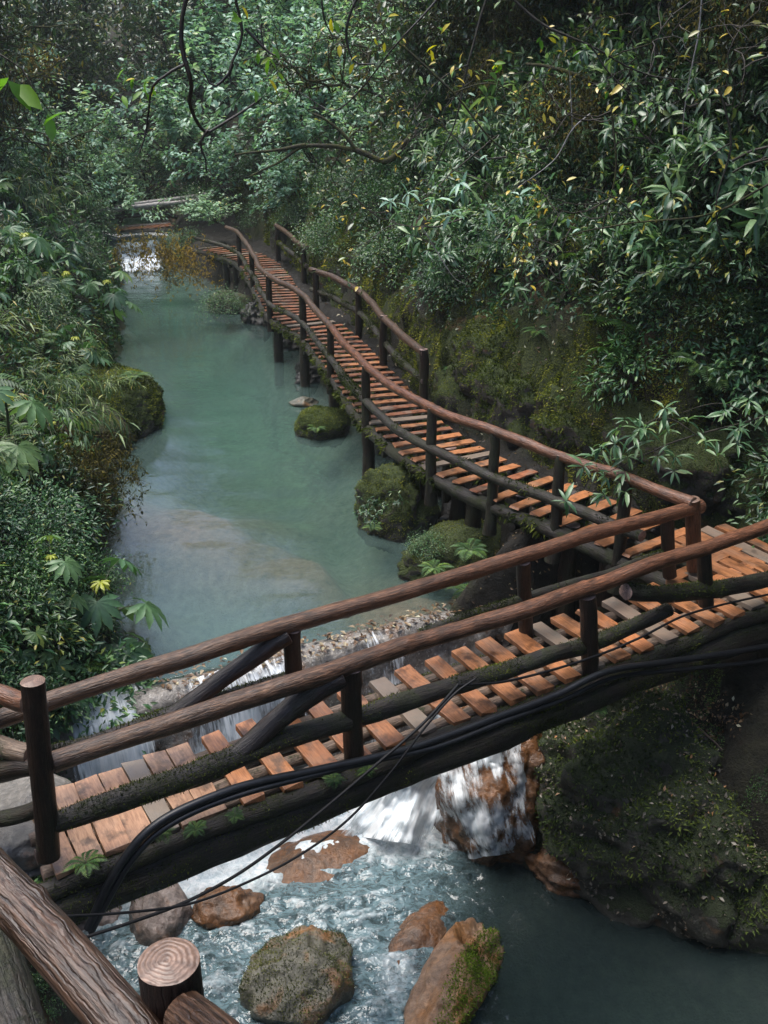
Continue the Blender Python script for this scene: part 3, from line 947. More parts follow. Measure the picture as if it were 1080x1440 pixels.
def boulder(name, loc, size, seed, mat, label, rot=0.0, sub=5, amp=0.28, facet=0.5, mossf=1.0, tilt=(0, 0), group=None, freq=1.1, cat='rock'):
    V, F = ICO[sub]
    V = V.copy()
    rk = np.random.default_rng(seed)
    # facets: flatten against random planes, then weather
    for _ in range(9):
        nrm = rk.normal(size=3)
        nrm /= np.linalg.norm(nrm)
        dd = rk.uniform(0.62, 0.92)
        e = np.clip(V @ nrm - dd, 0, None)
        V -= facet * 1.4 * e[:, None] * nrm[None]
    n = V / np.linalg.norm(V, axis=1, keepdims=True)
    V = V + n * (amp * 0.6 * fbm(n * freq + seed * 3.3, 3, seed) + amp * 0.22 * fbm(n * freq * 4 + seed, 4, seed + 5))[:, None]
    if mat == 'moss_rock':
        V = V + n * (.045 * np.abs(fbm(n * 8 + seed, 3, seed + 9)) + .02 * fbm(n * 19, 2, seed))[:, None]
    V = V * np.asarray(size)[None]
    cx, sx_ = math.cos(tilt[0]), math.sin(tilt[0])
    cy, sy_ = math.cos(tilt[1]), math.sin(tilt[1])
    V = V @ np.array([[1, 0, 0], [0, cx, -sx_], [0, sx_, cx]]).T @ np.array([[cy, 0, sy_], [0, 1, 0], [-sy_, 0, cy]]).T
    c, s_ = math.cos(rot), math.sin(rot)
    V = V @ np.array([[c, -s_, 0], [s_, c, 0], [0, 0, 1]]).T
    o = link(name, mesh_np(name, V, F, None, [mat], attrs={'moss': np.full(len(V), mossf)}), None, loc)
    if mossf > .6:
        FUZZ.append((o, V, F, mossf, float(np.prod(size) ** (1 / 3)), seed, mat))
    return tag(o, label, cat, group)


def rock_px(name, px, py, z, size, **kw):
    p = at_z(px, py, z)
    return boulder(name, (p[0], p[1], p[2]), size, **kw)


rock_px('boulder', 228, 1290, ZL + 0.05, (0.36, 0.42, 0.42), seed=3, mat='grey_rock', label='wet grey brown boulder with pale top beside the hose end', rot=0.3, amp=0.22, mossf=0.3)
rock_px('boulder', 318, 1280, ZL + 0.0, (0.40, 0.30, 0.26), seed=8, mat='rust_rock', label='glossy rust brown boulder right of the grey one behind the stump post', rot=0.4, amp=0.3, mossf=0.15)
rock_px('boulder', 128, 1295, ZL - 0.05, (0.42, 0.3, 0.22), seed=12, mat='grey_rock', label='low dark wet rock against the bank under the hose', rot=0.1, mossf=0.3)
rock_px('boulder', 424, 1378, ZL + 0.02, (0.52, 0.60, 0.50), seed=24, mat='green_rock', label='dome shaped green boulder with brown rim in the rapids', rot=-0.9, amp=0.34, facet=0.8, mossf=1.0)
rock_px('boulder', 636, 1385, ZL + 0.08, (0.38, 0.98, 0.36), seed=27, mat='tan_rock', label='long tan boulder with bright moss on its right side', rot=-0.5, amp=0.34, facet=0.7, mossf=0.9)
rock_px('boulder', 448, 1216, ZL - 0.15, (0.75, 0.5, 0.24), seed=30, mat='rust_rock', label='low orange rock awash in the rapids by the foam', rot=0.4, amp=0.14, facet=.2, mossf=0.0)
rock_px('boulder', 590, 1330, ZL - 0.16, (0.36, 0.62, 0.27), seed=33, mat='rust_rock', label='rust brown ledge awash just left of the long tan boulder', rot=-0.5, amp=0.2, facet=.3, mossf=0.0)
# cascade rock under the bridge
p = at_z(690, 1195, ZL)
boulder('cascade_rock', (p[0] + 0.05, p[1] + 0.50, ZL + 0.45), (0.78, 0.85, 1.35), 41, 'rust_rock', 'tall rounded ochre brown rock the cascade pours around', 0.5, 6, 0.26, 0.35, 0.35, freq=1.7)
boulder('rock_outcrop', (3.10, 8.85, -1.30), (1.75, 1.15, 1.40), 83, 'bank_rock', 'bulky dark mossy rock mass littered with leaves under the right end of the bridge', -.52, 6, .36, .55, .75, tilt=(-.15, .05), freq=1.7)
boulder('rock_outcrop', (2.35, 8.62, -2.05), (.85, .45, .34), 85, 'rust_rock', 'low ochre rock shelf along the water at the foot of the dark outcrop', -.52, 5, .34, .4, .5, freq=1.9)
boulder('rock_outcrop', (4.35, 8.15, -1.9), (1.3, .75, .9), 88, 'bank_rock', 'low dark rock running into the shadowed pool at the right edge', -.5, 6, .36, .45, .65, freq=1.7)
# bank rocks
for k_, (bx_, by_, sz_, lab_) in enumerate(((655, 560, (1.0, .7, 1.0), 'mossy mound of the cut bank nearest the end of the slope side rail'), (720, 575, (1.2, .8, 1.15), 'broad mossy mound in the middle of the cut bank'), (800, 605, (1.1, .7, .95), 'darker mossy mound right of the broad one on the cut bank'), (900, 640, (1.2, .7, .8), 'dim mossy mound behind the leafy bough by the rail'), (690, 520, (1.3, .9, 1.0), 'upper mossy mound over the cut bank'), (1010, 700, (.9, .6, .7), 'mossy mound beside the boardwalk corner post'), (480, 400, (1.3, .9, 1.3), 'steep mossy mound behind the slope side rail'), (400, 330, (1.6, 1.0, 1.5), 'yellow green mossy mound behind the far short rail'))):
    d_ = ray(bx_, by_)
    t_ = np.linspace(6, 40, 2600)
    q_ = np.array([0, 0, CAMZ])[None] + d_[None] * t_[:, None]
    i_ = int(np.argmax(q_[:, 2] < land(q_[:, 0], q_[:, 1])))
    boulder('mossy_mound', (q_[i_][0] + sz_[0] * .30, q_[i_][1] + sz_[0] * .30, q_[i_][2] - .1), sz_, 130 + k_, 'moss_rock', lab_, -.9, 5, .32, .25, .85, freq=1.8, cat='mound')
p = at_z(178, 600, 0)
boulder('mossy_boulder', (p[0] - 0.62, p[1] + 0.45, 0.12), (1.35, 1.6, 0.98), 51, 'moss_rock', 'big rounded boulder thick with yellow green moss on the left bank', 0.2, 6, 0.16, 0.25, 1.0)
p = at_z(150, 640, 0)
boulder('mossy_boulder', (p[0] - 0.55, p[1] + 0.3, 0.2), (0.9, 0.7, 0.7), 53, 'moss_rock', 'smaller brown boulder below the big mossy one', 0.5, 5, 0.2, 0.4, 0.6)
p = at_z(540, 745, 0)
boulder('shore_rock', (p[0] + 0.15, p[1] + 0.25, 0.25), (0.62, 0.62, 0.8), 57, 'moss_rock', 'upright mossy rock at the water under the walkway', 0.9, 5, 0.30, 0.5, 0.85, freq=1.5)
p = at_z(642, 800, 0)
boulder('shore_rock', (p[0] + 0.2, p[1] + 0.2, 0.08), (1.0, 0.65, 0.5), 61, 'moss_rock', 'broad low rock covered in ferns and moss near the weir', 0.45, 5, 0.28, 0.4, 0.8, freq=1.5)
p = at_z(447, 612, 0)
boulder('shore_rock', (p[0] + 0.1, p[1] + 0.15, 0.10), (0.62, 0.5, 0.42), 66, 'moss_rock', 'small moss capped rock beside the round pile', 0.1, 5, 0.25, 0.4, 1.2)
p = at_z(312, 440, 0)
boulder('shore_rock', (p[0] + 0.2, p[1] + 0.3, 0.15), (0.7, 0.55, 0.55), 69, 'moss_rock', 'dark rock at the foot of the far walkway piles', 0.1, 5, 0.25, 0.4, 0.5)
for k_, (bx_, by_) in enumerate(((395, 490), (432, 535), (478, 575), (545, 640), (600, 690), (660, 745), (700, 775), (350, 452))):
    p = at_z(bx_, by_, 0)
    boulder('wet_rock', (p[0] + .25, p[1] + .2, .05), (.55 + .12 * (k_ % 3), .5, .42 + .08 * (k_ % 2)), 170 + k_, 'dark_rock', 'rock under the boardwalk coloured black to deepen the shade there', .7 * k_, 5, .36, .55, .4, freq=1.7, group='dark rocks under the boardwalk')
p = at_z(422, 572, 0)
boulder('shore_rock', (p[0] + 0.05, p[1] + 0.2, 0.05), (0.34, 0.24, 0.12), 71, 'green_rock', 'flat stone slab by the pile foot', 0.2, 4, 0.15, 0.9, 0.5)

# cascade water over the rock and the white chute beside it
def px_sheet(rows, m=40, bulge=0.0, seed=0):
    """rows of ((xl,yl,z),(xr,yr,z)) pixel/height pairs -> grid of points"""
    A = np.array([at_z(*r[0]) for r in rows])
    B = np.array([at_z(*r[1]) for r in rows])
    t = np.linspace(0, len(rows) - 1, 46)
    k = np.arange(len(rows))
    A = np.stack([np.interp(t, k, A[:, c]) for c in range(3)], 1)
    B = np.stack([np.interp(t, k, B[:, c]) for c in range(3)], 1)
    s_ = np.linspace(0, 1, m)
    P = A[:, None] * (1 - s_)[None, :, None] + B[:, None] * s_[None, :, None]
    P = P + np.array([0, -0.5, 0.6])[None, None] * (bulge * 4 * s_ * (1 - s_))[None, :, None]
    n_ = fbm(np.stack([P[..., 0] * 4, P[..., 2] * 1.3, 0 * P[..., 0]], -1), 3, seed)
    P[..., 1] -= 0.07 * n_
    P[..., 2] += 0.05 * n_
    return P, np.meshgrid(s_, np.linspace(0, 1, 46))[1]
from mathutils.bvhtree import BVHTree

P_, t_ = px_sheet([((585, 1000, -0.35), (735, 1010, -0.25)), ((560, 1058, -0.95), (690, 1052, -0.7)), ((515, 1115, -1.70), (640, 1105, -1.35)), ((455, 1172, -2.12), (618, 1195, -2.12))], 80, 0.16, 71)
lm_ = fbm(P_ * np.array([3.2, 3.2, 2.0]), 4, 77)
P_[..., 2] += .13 * lm_
P_[..., 1] -= .13 * lm_
fall_sheet('waterfall', P_, 'white_fall', 'white chute rushing down left of the rust brown rock', 0.45 + 0.55 * t_)
rk = bpy.data.objects['cascade_rock']
bvh = BVHTree.FromPolygons([tuple(v.co + rk.location) for v in rk.data.vertices], [tuple(p_.vertices) for p_ in rk.data.polygons])
rows = []
for v_ in np.linspace(0, 1, 50):
    row = []
    for u_ in np.linspace(0, 1, 50):
        a = np.array([612, 1045]) * (1 - v_) + np.array([632, 1212]) * v_
        c = np.array([728, 1035]) * (1 - v_) + np.array([752, 1190]) * v_
        px, py = a * (1 - u_) + c * u_
        d = Vector(ray(px, py)).normalized()
        hit = bvh.ray_cast(Vector((0, 0, CAMZ)), d)
        row.append(None if hit[0] is None else hit[0] + hit[1] * 0.03 - d * 0.015)
    rows.append(row)
ids, Vv, Qq = {}, [], []
for i, row in enumerate(rows):
    for j, h in enumerate(row):
        if h is not None:
            ids[i, j] = len(Vv)
            Vv.append(h[:])
for i in range(49):
    for j in range(49):
        k = [(i, j), (i, j + 1), (i + 1, j + 1), (i + 1, j)]
        if all(q in ids for q in k):
            pts_ = [Vector(Vv[ids[q]]) for q in k]
            if max((pts_[0] - pts_[2]).length, (pts_[1] - pts_[3]).length) < 0.3:
                Qq.append([ids[q] for q in k])
if Qq:
    Vv = np.array(Vv)
    co = np.stack([Vv[:, 0] + 0.25 * Vv[:, 2], -Vv[:, 2], 0 * Vv[:, 0]], 1)
    o = link('waterfall', mesh_np('waterfall', Vv, None, Qq, ['sliding_fall'], attrs={'foam': np.clip(.42 - .5 * fbm(Vv * 2.3, 3, 4), -.2, .9)}, vec_attrs={'co': co}))
    tag(o, 'thin veil of water sliding over the rust brown rock', 'waterfall', None, 'structure')
# far falls
P_, t_ = px_sheet([((158, 342, 0.95), (232, 338, 0.95)), ((158, 352, 0.6), (230, 350, 0.6)), ((165, 384, 0.0), (236, 382, 0.0))], 40, 0.0, 72)
fall_sheet('waterfall', P_, 'white_fall', 'small broad fall under the far log bridge', 0.35 + 0.3 * t_)
P_ = np.array([[at_d(x0 + (x1 - x0) * u, y, 57.5 - 0.02 * (y - 150)) for u in np.linspace(0, 1, 12)] for x0, x1, y in ((155, 164, 146), (156, 170, 165), (158, 176, 186))])
fall_sheet('waterfall', P_, 'white_fall', 'slim white fall deep in the forest', np.full((3, 12), 0.6))
P_ = np.array([[at_d(x0 + (x1 - x0) * u, y, 57.0 - 0.02 * (y - 150)) for u in np.linspace(0, 1, 12)] for x0, x1, y in ((186, 204, 168), (186, 206, 180), (186, 208, 194))])
fall_sheet('waterfall', P_, 'veil_fall', 'wider faint fall right of the slim one deep in the forest', np.full((3, 12), 0.3))

# ------------------------------------------------------------------ planks
def plank_mesh(name, L, W, T, seed, mat):
    rk_ = random.Random(seed)
    bm = bmesh.new()
    bmesh.ops.create_cube(bm, size=1)
    for v in bm.verts:
        v.co.x *= L
        v.co.y *= W
        v.co.z *= T
    bmesh.ops.subdivide_edges(bm, edges=[e for e in bm.edges if abs(e.verts[0].co.x - e.verts[1].co.x) > L * .5], cuts=5)
    for v in bm.verts:
        v.co.y += rk_.uniform(-0.006, 0.006)
        v.co.z += rk_.uniform(-0.003, 0.003)
        if abs(v.co.x) > L * 0.49:
            v.co.x += rk_.uniform(-0.02, 0.02)
    sharp = [e for e in bm.edges if len(e.link_faces) == 2 and e.calc_face_angle() > 0.8]
    bmesh.ops.bevel(bm, geom=sharp, offset=0.005, segments=2, affect='EDGES', profile=0.6)
    me = bpy.data.meshes.new(name)
    bm.to_mesh(me)
    bm.free()
    me.materials.append(MATS[mat])
    return me


BIG = [plank_mesh('plank', 0.96, 0.19, 0.055, k, 'orange_plank') for k in range(6)]
TAN = [plank_mesh('plank', 0.96, 0.19, 0.05, 60 + k, 'tan_plank') for k in range(5)]
SLIM_O = [plank_mesh('plank', 1.22, 0.165, 0.026, 40 + k, 'orange_plank') for k in range(5)]
SLIM = [plank_mesh('plank', 1.22, 0.155, 0.024, 20 + k, 'red_plank') for k in range(6)]


def put_plank(meshes, parent, p, ang, rk_, sx=1.0, sy=1.0):
    o = link('plank', rk_.choice(meshes), parent, p)
    o.rotation_euler = (rk_.uniform(-.025, .025), rk_.uniform(-.02, .02), ang + rk_.uniform(-.03, .03))
    o.scale = (sx * rk_.uniform(.96, 1.04), sy * rk_.uniform(.92, 1.08), 1)
    return o


# ------------------------------------------------------------------ near footbridge
A0 = np.array([-2.30, 5.40])
U = np.array([6.38, 3.85])
U = U / np.linalg.norm(U)
Nn = np.array([-U[1], U[0]])
UANG = math.atan2(U[1], U[0])


def nb(s, o, z):
    p = A0 + U * s + Nn * o
    return np.array([p[0], p[1], z])


def on_nb(x, y, o):
    d = ray(x, y)
    t = (o + A0 @ Nn) / (d[:2] @ Nn)
    return np.array([0, 0, CAMZ]) + d * t


def pts_nb(lst, o):
    return np.array([on_nb(x, y, o) for x, y in lst])


rb = random.Random(5)
FB = thing('log_footbridge', 'rustic log footbridge with orange planks crossing over the rapids', 'footbridge', nb(3.5, 0.4, ZD))


def fb(name, pts, rad, mats, **kw):
    pts = np.asarray(pts, float) - np.array(FB.location)[None]
    return log(name, pts, rad, mats, FB, **kw)


RB, DB_, MBK = ['rail_bark', 'cut_wood'], ['dark_bark', 'cut_wood_grey'], ['mossy_bark', 'cut_wood_grey']
NEAR_TOP = pts_nb([(74, 1072), (180, 1037), (290, 1000), (390, 966), (470, 941), (540, 918), (620, 893), (700, 870), (780, 844), (850, 821), (920, 792), (990, 768), (1060, 747), (1110, 728)], 0.0)
fb('handrail', NEAR_TOP, [.073, .076, .079, .080, .080, .078, .075, .078, .078, .076, .076, .075, .073, .071], RB, seed=2, knots=11, seg=20, step=.035, rough=.07)
FAR_TOP = pts_nb([(-30, 1022), (62, 990), (200, 945), (330, 901), (412, 876), (560, 834), (650, 807), (740, 780), (820, 757), (900, 735), (985, 711)], .82)
fb('handrail', FAR_TOP, [.071, .074, .078, .080, .080, .078, .078, .077, .078, .078, .083], RB, seed=4, knots=9, seg=18, step=.04, rough=.07)
fb('lower_rail', pts_nb([(60, 1163), (160, 1130), (250, 1098), (330, 1065), (400, 1040), (490, 1012)], -.01), [.07, .082, .088, .09, .085, .08], MBK, seed=5, moss=.5, rough=.16, seg=16)
fb('lower_rail', pts_nb([(470, 1020), (560, 990), (640, 965), (700, 947), (770, 922), (830, 905), (890, 880), (940, 857)], .005), [.075, .085, .085, .083, .08, .078, .075, .07], MBK, seed=6, moss=.7, rough=.16, seg=16)
fb('lower_rail', pts_nb([(880, 832), (960, 833), (1040, 822), (1110, 808)], -.03), [.075, .09, .09, .085], MBK, seed=7, moss=.6, rough=.18, seg=16)
fb('lower_rail', pts_nb([(66, 1058), (150, 1036), (240, 1006), (320, 980), (420, 950)], .82), [.05, .06, .062, .06, .058], DB_, seed=8, moss=.2, seg=14)
fb('lower_rail', pts_nb([(590, 893), (690, 858), (762, 833), (840, 811), (935, 780)], .84), [.05, .055, .058, .06, .06], MBK, seed=9, moss=.6, seg=14)
# posts
def post(top, o, r, foot_z, mats=DB_, seed=0, base_px=None, parent_fn=fb, name='post', top_z=None, up=0.0, knots=2, moss=.2, lean=0.0):
    p = on_nb(top[0], top[1], o)
    q = p.copy()
    q[2] = foot_z
    q[0] += lean
    p[2] += up
    return parent_fn(name, [q, q * .5 + p * .5, p], [r * 1.08, r, r * .95], mats, seed=seed, knots=knots, moss=moss, seg=16, step=.05, rough=.08, bend=.008)


def post2(top, base, o, r, mats=DB_, seed=0, name='post', **kw):
    return fb(name, [on_nb(*base, o), on_nb((top[0] + base[0]) / 2, (top[1] + base[1]) / 2, o), on_nb(*top, o)], [r * 1.05, r, r * .97], mats, seed=seed, seg=18, step=.045, rough=.08, bend=.006, knots=2, **kw)


post2((46, 958), (68, 1205), -.02, .080, ['dark_bark', 'cut_wood'], 11)
post2((494, 940), (498, 1066), .0, .088, DB_, 12, moss=.2)
post2((826, 838), (829, 945), .0, .080, DB_, 13, moss=.2)
post2((990, 775), (993, 850), .0, .078, DB_, 14, moss=.3)
post2((411, 885), (416, 1010), .82, .078, DB_, 15)
post2((736, 790), (741, 900), .82, .075, DB_, 16)
post2((938, 728), (942, 810), .82, .075, DB_, 17)
post2((974, 702), (976, 800), .82, .085, ['red_bark', 'cut_wood'], 18)
fb('brace', pts_nb([(404, 893), (370, 915), (320, 950), (270, 988), (210, 1024), (150, 1040)], .80), [.085, .08, .075, .072, .065, .05], DB_, seed=19, rough=.12)
fb('brace', pts_nb([(478, 950), (440, 975), (395, 1010), (345, 1050), (290, 1083), (230, 1108)], -.005), [.11, .10, .09, .085, .08, .06], DB_, seed=20, rough=.14, moss=.3)
# stringers and the heavy beams
for k, (o_, r_) in enumerate(((.07, .062), (.27, .06), (.48, .062), (.70, .06))):
    fb('stringer', [nb(-.2, o_, ZD - .1), nb(2, o_ + .01, ZD - .1), nb(5, o_ - .01, ZD - .1), nb(8.8, o_, ZD - .1)], [r_] * 4, ['stringer_bark', 'cut_wood_grey'], seed=30 + k, moss=.15, seg=12, bend=.012)
fb('edge_log', [nb(-.4, -.08, ZD - .13), nb(2, -.10, ZD - .13), nb(5, -.09, ZD - .12), nb(9, -.08, ZD - .12)], [.075, .08, .08, .075], MBK, seed=37, moss=.55, rough=.2, bend=.02)
fb('beam', [nb(-.9, -.04, ZD - .35), nb(1.5, -.05, ZD - .33), nb(4, -.05, ZD - .32), nb(6.5, -.05, ZD - .32), nb(9.6, -.05, ZD - .32)], [.165, .175, .17, .165, .16], MBK, seed=35, moss=.5, rough=.12, seg=26, bend=.03)
fb('beam', [nb(-.9, .80, ZD - .40), nb(4, .80, ZD - .38), nb(9.6, .80, ZD - .38)], [.2, .2, .2], DB_, seed=36, moss=.3, rough=.12, seg=20, bend=.03)
pp = nb(7.7, -.15, 0)
fb('pile', [(pp[0], pp[1], -1.6), (pp[0], pp[1], 0), (pp[0], pp[1], ZD - .3)], [.15, .14, .14], DB_, seed=38, moss=.4)
pp = nb(7.4, .85, 0)
fb('pile', [(pp[0], pp[1], -1.2), (pp[0], pp[1], 0), (pp[0], pp[1], ZD - .2)], [.14, .13, .13], DB_, seed=39, moss=.4)
s = -.05
while s < 8.9:
    tight = s < .98
    wide = s > 7.45
    p = nb(s, .40 + (.36 if wide else 0), ZD - .027 + rb.uniform(-.004, .004)) - np.array(FB.location)
    o = put_plank(TAN if s < 1.25 else BIG, FB, p, UANG + math.pi / 2, rb, 1.75 if wide else 1.0, 1.0 if not tight else .98)
    s += .195 if tight else (.24 if wide else .333 + rb.uniform(-.02, .02))

# ------------------------------------------------------------------ boardwalk
ELp = [(270, 308), (300, 314), (332, 324), (352, 350), (372, 386), (424, 412), (462, 455), (510, 512), (560, 548), (600, 572), (660, 596), (740, 622), (820, 650), (900, 680), (975, 708)]
ZR = ZD + .95
EL = np.array([at_z(x, y, ZR) for x, y in ELp])
dd = np.concatenate([[0], np.cumsum(np.linalg.norm(np.diff(EL[:, :2], axis=0), axis=1))])
tt = np.linspace(0, dd[-1], 500)
LEN0 = tt[-1]
ELf = np.stack([np.interp(tt, dd, EL[:, k]) for k in range(3)], 1)
ker = np.ones(31) / 31
for k in range(2):
    e = np.pad(ELf[:, k], 15, mode='reflect', reflect_type='odd')
    ELf[:, k] = np.convolve(e, ker, 'valid')
tang = np.gradient(ELf[:, :2], axis=0)
tang /= np.linalg.norm(tang, axis=1, keepdims=True)
nor = np.stack([-tang[:, 1], tang[:, 0]], 1)      # towards the slope


def bw_pt(px_or_t, o, z, raw=False):
    k = int(np.clip(np.searchsorted(tt, px_or_t), 0, 499))
    p = ELf[k, :2] + nor[k] * o
    return np.array([p[0], p[1], z])


BWT = thing('plank_boardwalk', 'winding boardwalk of red brown slats above the turquoise pool', 'boardwalk', bw_pt(dd[-1] * .5, .6, ZD))


def bwl(name, pts, rad, mats, **kw):
    pts = np.asarray(pts, float) - np.array(BWT.location)[None]
    return log(name, pts, rad, mats, BWT, **kw)


n_pl = int(LEN0 / .365)
pos = np.linspace(0.3, tt[-1] + .25, n_pl)
for q in pos:
    k = int(np.clip(np.searchsorted(tt, q), 0, 499))
    c = ELf[k, :2] + nor[k] * .60 + tang[k] * max(0, q - tt[-1])
    put_plank(SLIM_O if rb.random() < (q - tt[-1] + 15) / 12 else SLIM, BWT, np.array([c[0], c[1], ZD - .014]) - np.array(BWT.location), math.atan2(nor[k, 1], nor[k, 0]), rb, 1.0, 1.0)
LEN = tt[-1]
top = [bw_pt(q, 0, ZR) for q in np.linspace(2.6, LEN - 9.5, 18)]
bwl('handrail', top, np.full(18, .066), ['worn_bark', 'cut_wood_grey'], seed=41, knots=8, seg=12, step=.09, bend=.03)
top = [bw_pt(q, 0, ZR) for q in np.linspace(LEN - 9.7, LEN - .02, 12)]
bwl('handrail', top, np.full(12, .07), ['red_bark', 'cut_wood'], seed=42, knots=8, seg=14, step=.06, bend=.03)
low = [bw_pt(q, -.03, ZD + .33) for q in np.linspace(0.2, LEN - 9, 18)]
bwl('lower_rail', low, np.full(18, .062), MBK, seed=43, moss=.6, seg=12, step=.09, bend=.03)
low = [bw_pt(q, -.03, ZD + .33) for q in np.linspace(LEN - 9.2, LEN - .6, 12)]
bwl('lower_rail', low, np.full(12, .072), MBK, seed=44, moss=.4, seg=14, step=.06, bend=.03)
for k, (o_, r_, m_) in enumerate(((.02, .10, MBK), (.60, .08, DB_), (1.15, .09, DB_))):
    bwl('stringer', [bw_pt(q, o_, ZD - .145) for q in np.linspace(0, LEN, 30)], np.full(30, r_), m_, seed=45 + k, moss=.7, rough=.25, seg=12, step=.12, bend=.02)


def t_at(x, y):
    p = at_z(x, y, ZR)[:2]
    return tt[np.argmin(np.linalg.norm(ELf[:, :2] - p[None], axis=1))]


for k, (x, y) in enumerate([(334, 328), (352, 352), (372, 388), (425, 414), (462, 457), (510, 514), (605, 574), (695, 608), (785, 640), (880, 673)]):
    q = t_at(x, y)
    low_z = ZD - .55 if k > 5 else ZD - .42
    bwl('post', [bw_pt(q, .0, low_z), bw_pt(q, 0, ZD), bw_pt(q, 0, ZR)], [.105 if k > 5 else .09, .078, .07], MBK if k > 5 else DB_, seed=60 + k, moss=.6, seg=12, rough=.16, bend=.01)
for k, (x, y, o_) in enumerate([(300, 318, .1), (318, 322, .1), (340, 338, .3), (372, 388, .15), (440, 430, .5), (455, 446, .2), (510, 514, .03), (560, 548, .9), (605, 574, .5), (700, 610, .6), (785, 640, .35), (880, 673, .6), (424, 412, .05), (462, 455, .75), (535, 530, .45), (585, 562, .25), (650, 590, .8), (660, 596, .1), (745, 625, .15), (750, 626, .8), (830, 655, .5), (352, 352, .35)]):
    q = t_at(x, y)
    b_ = bw_pt(q, o_, 0)
    bwl('pile', [(b_[0], b_[1], -.6), (b_[0], b_[1], .4), (b_[0], b_[1], ZD - .12)], [.125, .115, .11], DB_, seed=80 + k, moss=.5, seg=12, rough=.14)
for k in range(16):
    q = 1.0 + (LEN - 2) * k / 15
    bwl('bearer', [bw_pt(q, -.06, ZD - .27), bw_pt(q, 1.3, ZD - .27)], [.075, .075], ['mossy_bark'], seed=100 + k, moss=.6, seg=10, rough=.2)
# right-hand railings against the slope
for seed, px, pxp in ((120, [(388, 317), (408, 332), (430, 349)], [(390, 319), (427, 347)]), (130, [(437, 379), (470, 391), (505, 409), (540, 447), (570, 475), (597, 497)], [(443, 382), (503, 408), (540, 448), (596, 496)])):
    pt_ = np.array([at_z(x, y, ZR) for x, y in px])
    bwl('handrail', pt_, np.full(len(px), .072), ['worn_bark', 'cut_wood_grey'], seed=seed, moss=.15, seg=14, step=.08, bend=.02, knots=3)
    pl_ = pt_ - np.array([0, 0, .50])
    bwl('lower_rail', pl_, np.full(len(px), .066), MBK, seed=seed + 1, moss=.8, seg=12, step=.08, bend=.02)
    for k, (x, y) in enumerate(pxp):
        p = at_z(x, y, ZR)
        bwl('post', [(p[0], p[1], ZD - .2), (p[0], p[1], ZD + .4), (p[0], p[1], ZR + .06)], [.085, .08, .075], DB_, seed=seed + 3 + k, moss=.4, seg=12)

# ------------------------------------------------------------------ far log bridge
LBG = thing('log_bridge', 'grey weathered log bridge with crossed braces over the far fall', 'bridge', at_d(230, 325, 41))


def lb(name, px, rad, mats, D0, seed, **kw):
    pts = np.array([at_d(x, y, D0 + 0.004 * (x - 230)) for x, y in px]) - np.array(LBG.location)[None]
    return log(name, pts, rad, mats, LBG, seed=seed, seg=10, step=.15, **kw)


GR = ['grey_rail', 'cut_wood_grey']
lb('handrail', [(85, 304), (160, 293), (240, 281), (330, 269)], .10, GR, 41.6, 201)
lb('handrail', [(150, 297), (215, 289), (300, 279)], .11, GR, 40.6, 202)
lb('lower_rail', [(60, 318), (150, 307), (205, 302), (240, 304)], .09, MBK, 40.6, 203, moss=.4)
lb('brace', [(288, 279), (276, 296), (266, 310)], .09, GR, 40.6, 204)
lb('brace', [(216, 290), (234, 300), (252, 306)], .10, DB_, 40.6, 205)
lb('brace', [(182, 284), (174, 300), (168, 315)], .09, DB_, 40.6, 206)
lb('beam', [(120, 338), (200, 330), (290, 322)], .20, MBK, 40.4, 207, moss=.5)
lb('beam', [(120, 328), (200, 321), (290, 313)], .18, DB_, 41.8, 208)
for k in range(14):
    x = 165 + k * 9.5
    p = at_d(x, 322 - (x - 165) * .075, 41.1) - np.array(LBG.location)
    put_plank(SLIM, LBG, p, 1.35, rb, 1.1, 1.1)

# ------------------------------------------------------------------ foreground railing of the path the viewer stands on
FG = thing('log_railing', 'wet bark log railing with sawn stump post in the near corner', 'railing', at_zc(120, 1420, 2.2))


def fg(name, pts, rad, mats, **kw):
    pts = np.asarray(pts, float) - np.array(FG.location)[None]
    return log(name, pts, rad, mats, FG, **kw)


fg('handrail', [at_zc(-70, 1162, 2.35), at_zc(0, 1248, 2.25), at_zc(80, 1338, 2.12), at_zc(160, 1432, 2.0), at_zc(230, 1515, 1.9)], [.056, .057, .058, .058, .057], ['wet_bark', 'cut_wood'], seed=211, knots=3, seg=40, step=.012, rough=.045, bend=.008)
tp = at_zc(236, 1352, 2.0)
fg('post', [(tp[0], tp[1] , tp[2] - 1.2), (tp[0], tp[1], tp[2] - .5), (tp[0], tp[1], tp[2])], [.072, .068, .0635], ['dark_bark', 'cut_wood'], seed=212, knots=2, seg=40, step=.015, rough=.05, bend=.004)
fg('handrail', [at_zc(262, 1432, 1.96), at_zc(310, 1475, 1.85), at_zc(390, 1560, 1.7)], [.055, .06, .06], ['wet_bark', 'wet_bark'], seed=213, seg=30, step=.015, rough=.12, bend=.004)
fg('lower_rail', [at_zc(-60, 1190, 3.0), at_zc(-15, 1330, 2.7), at_zc(30, 1460, 2.5), at_zc(60, 1560, 2.3)], [.085, .09, .09, .085], MBK, seed=214, moss=.5, seg=30, step=.02, rough=.12)

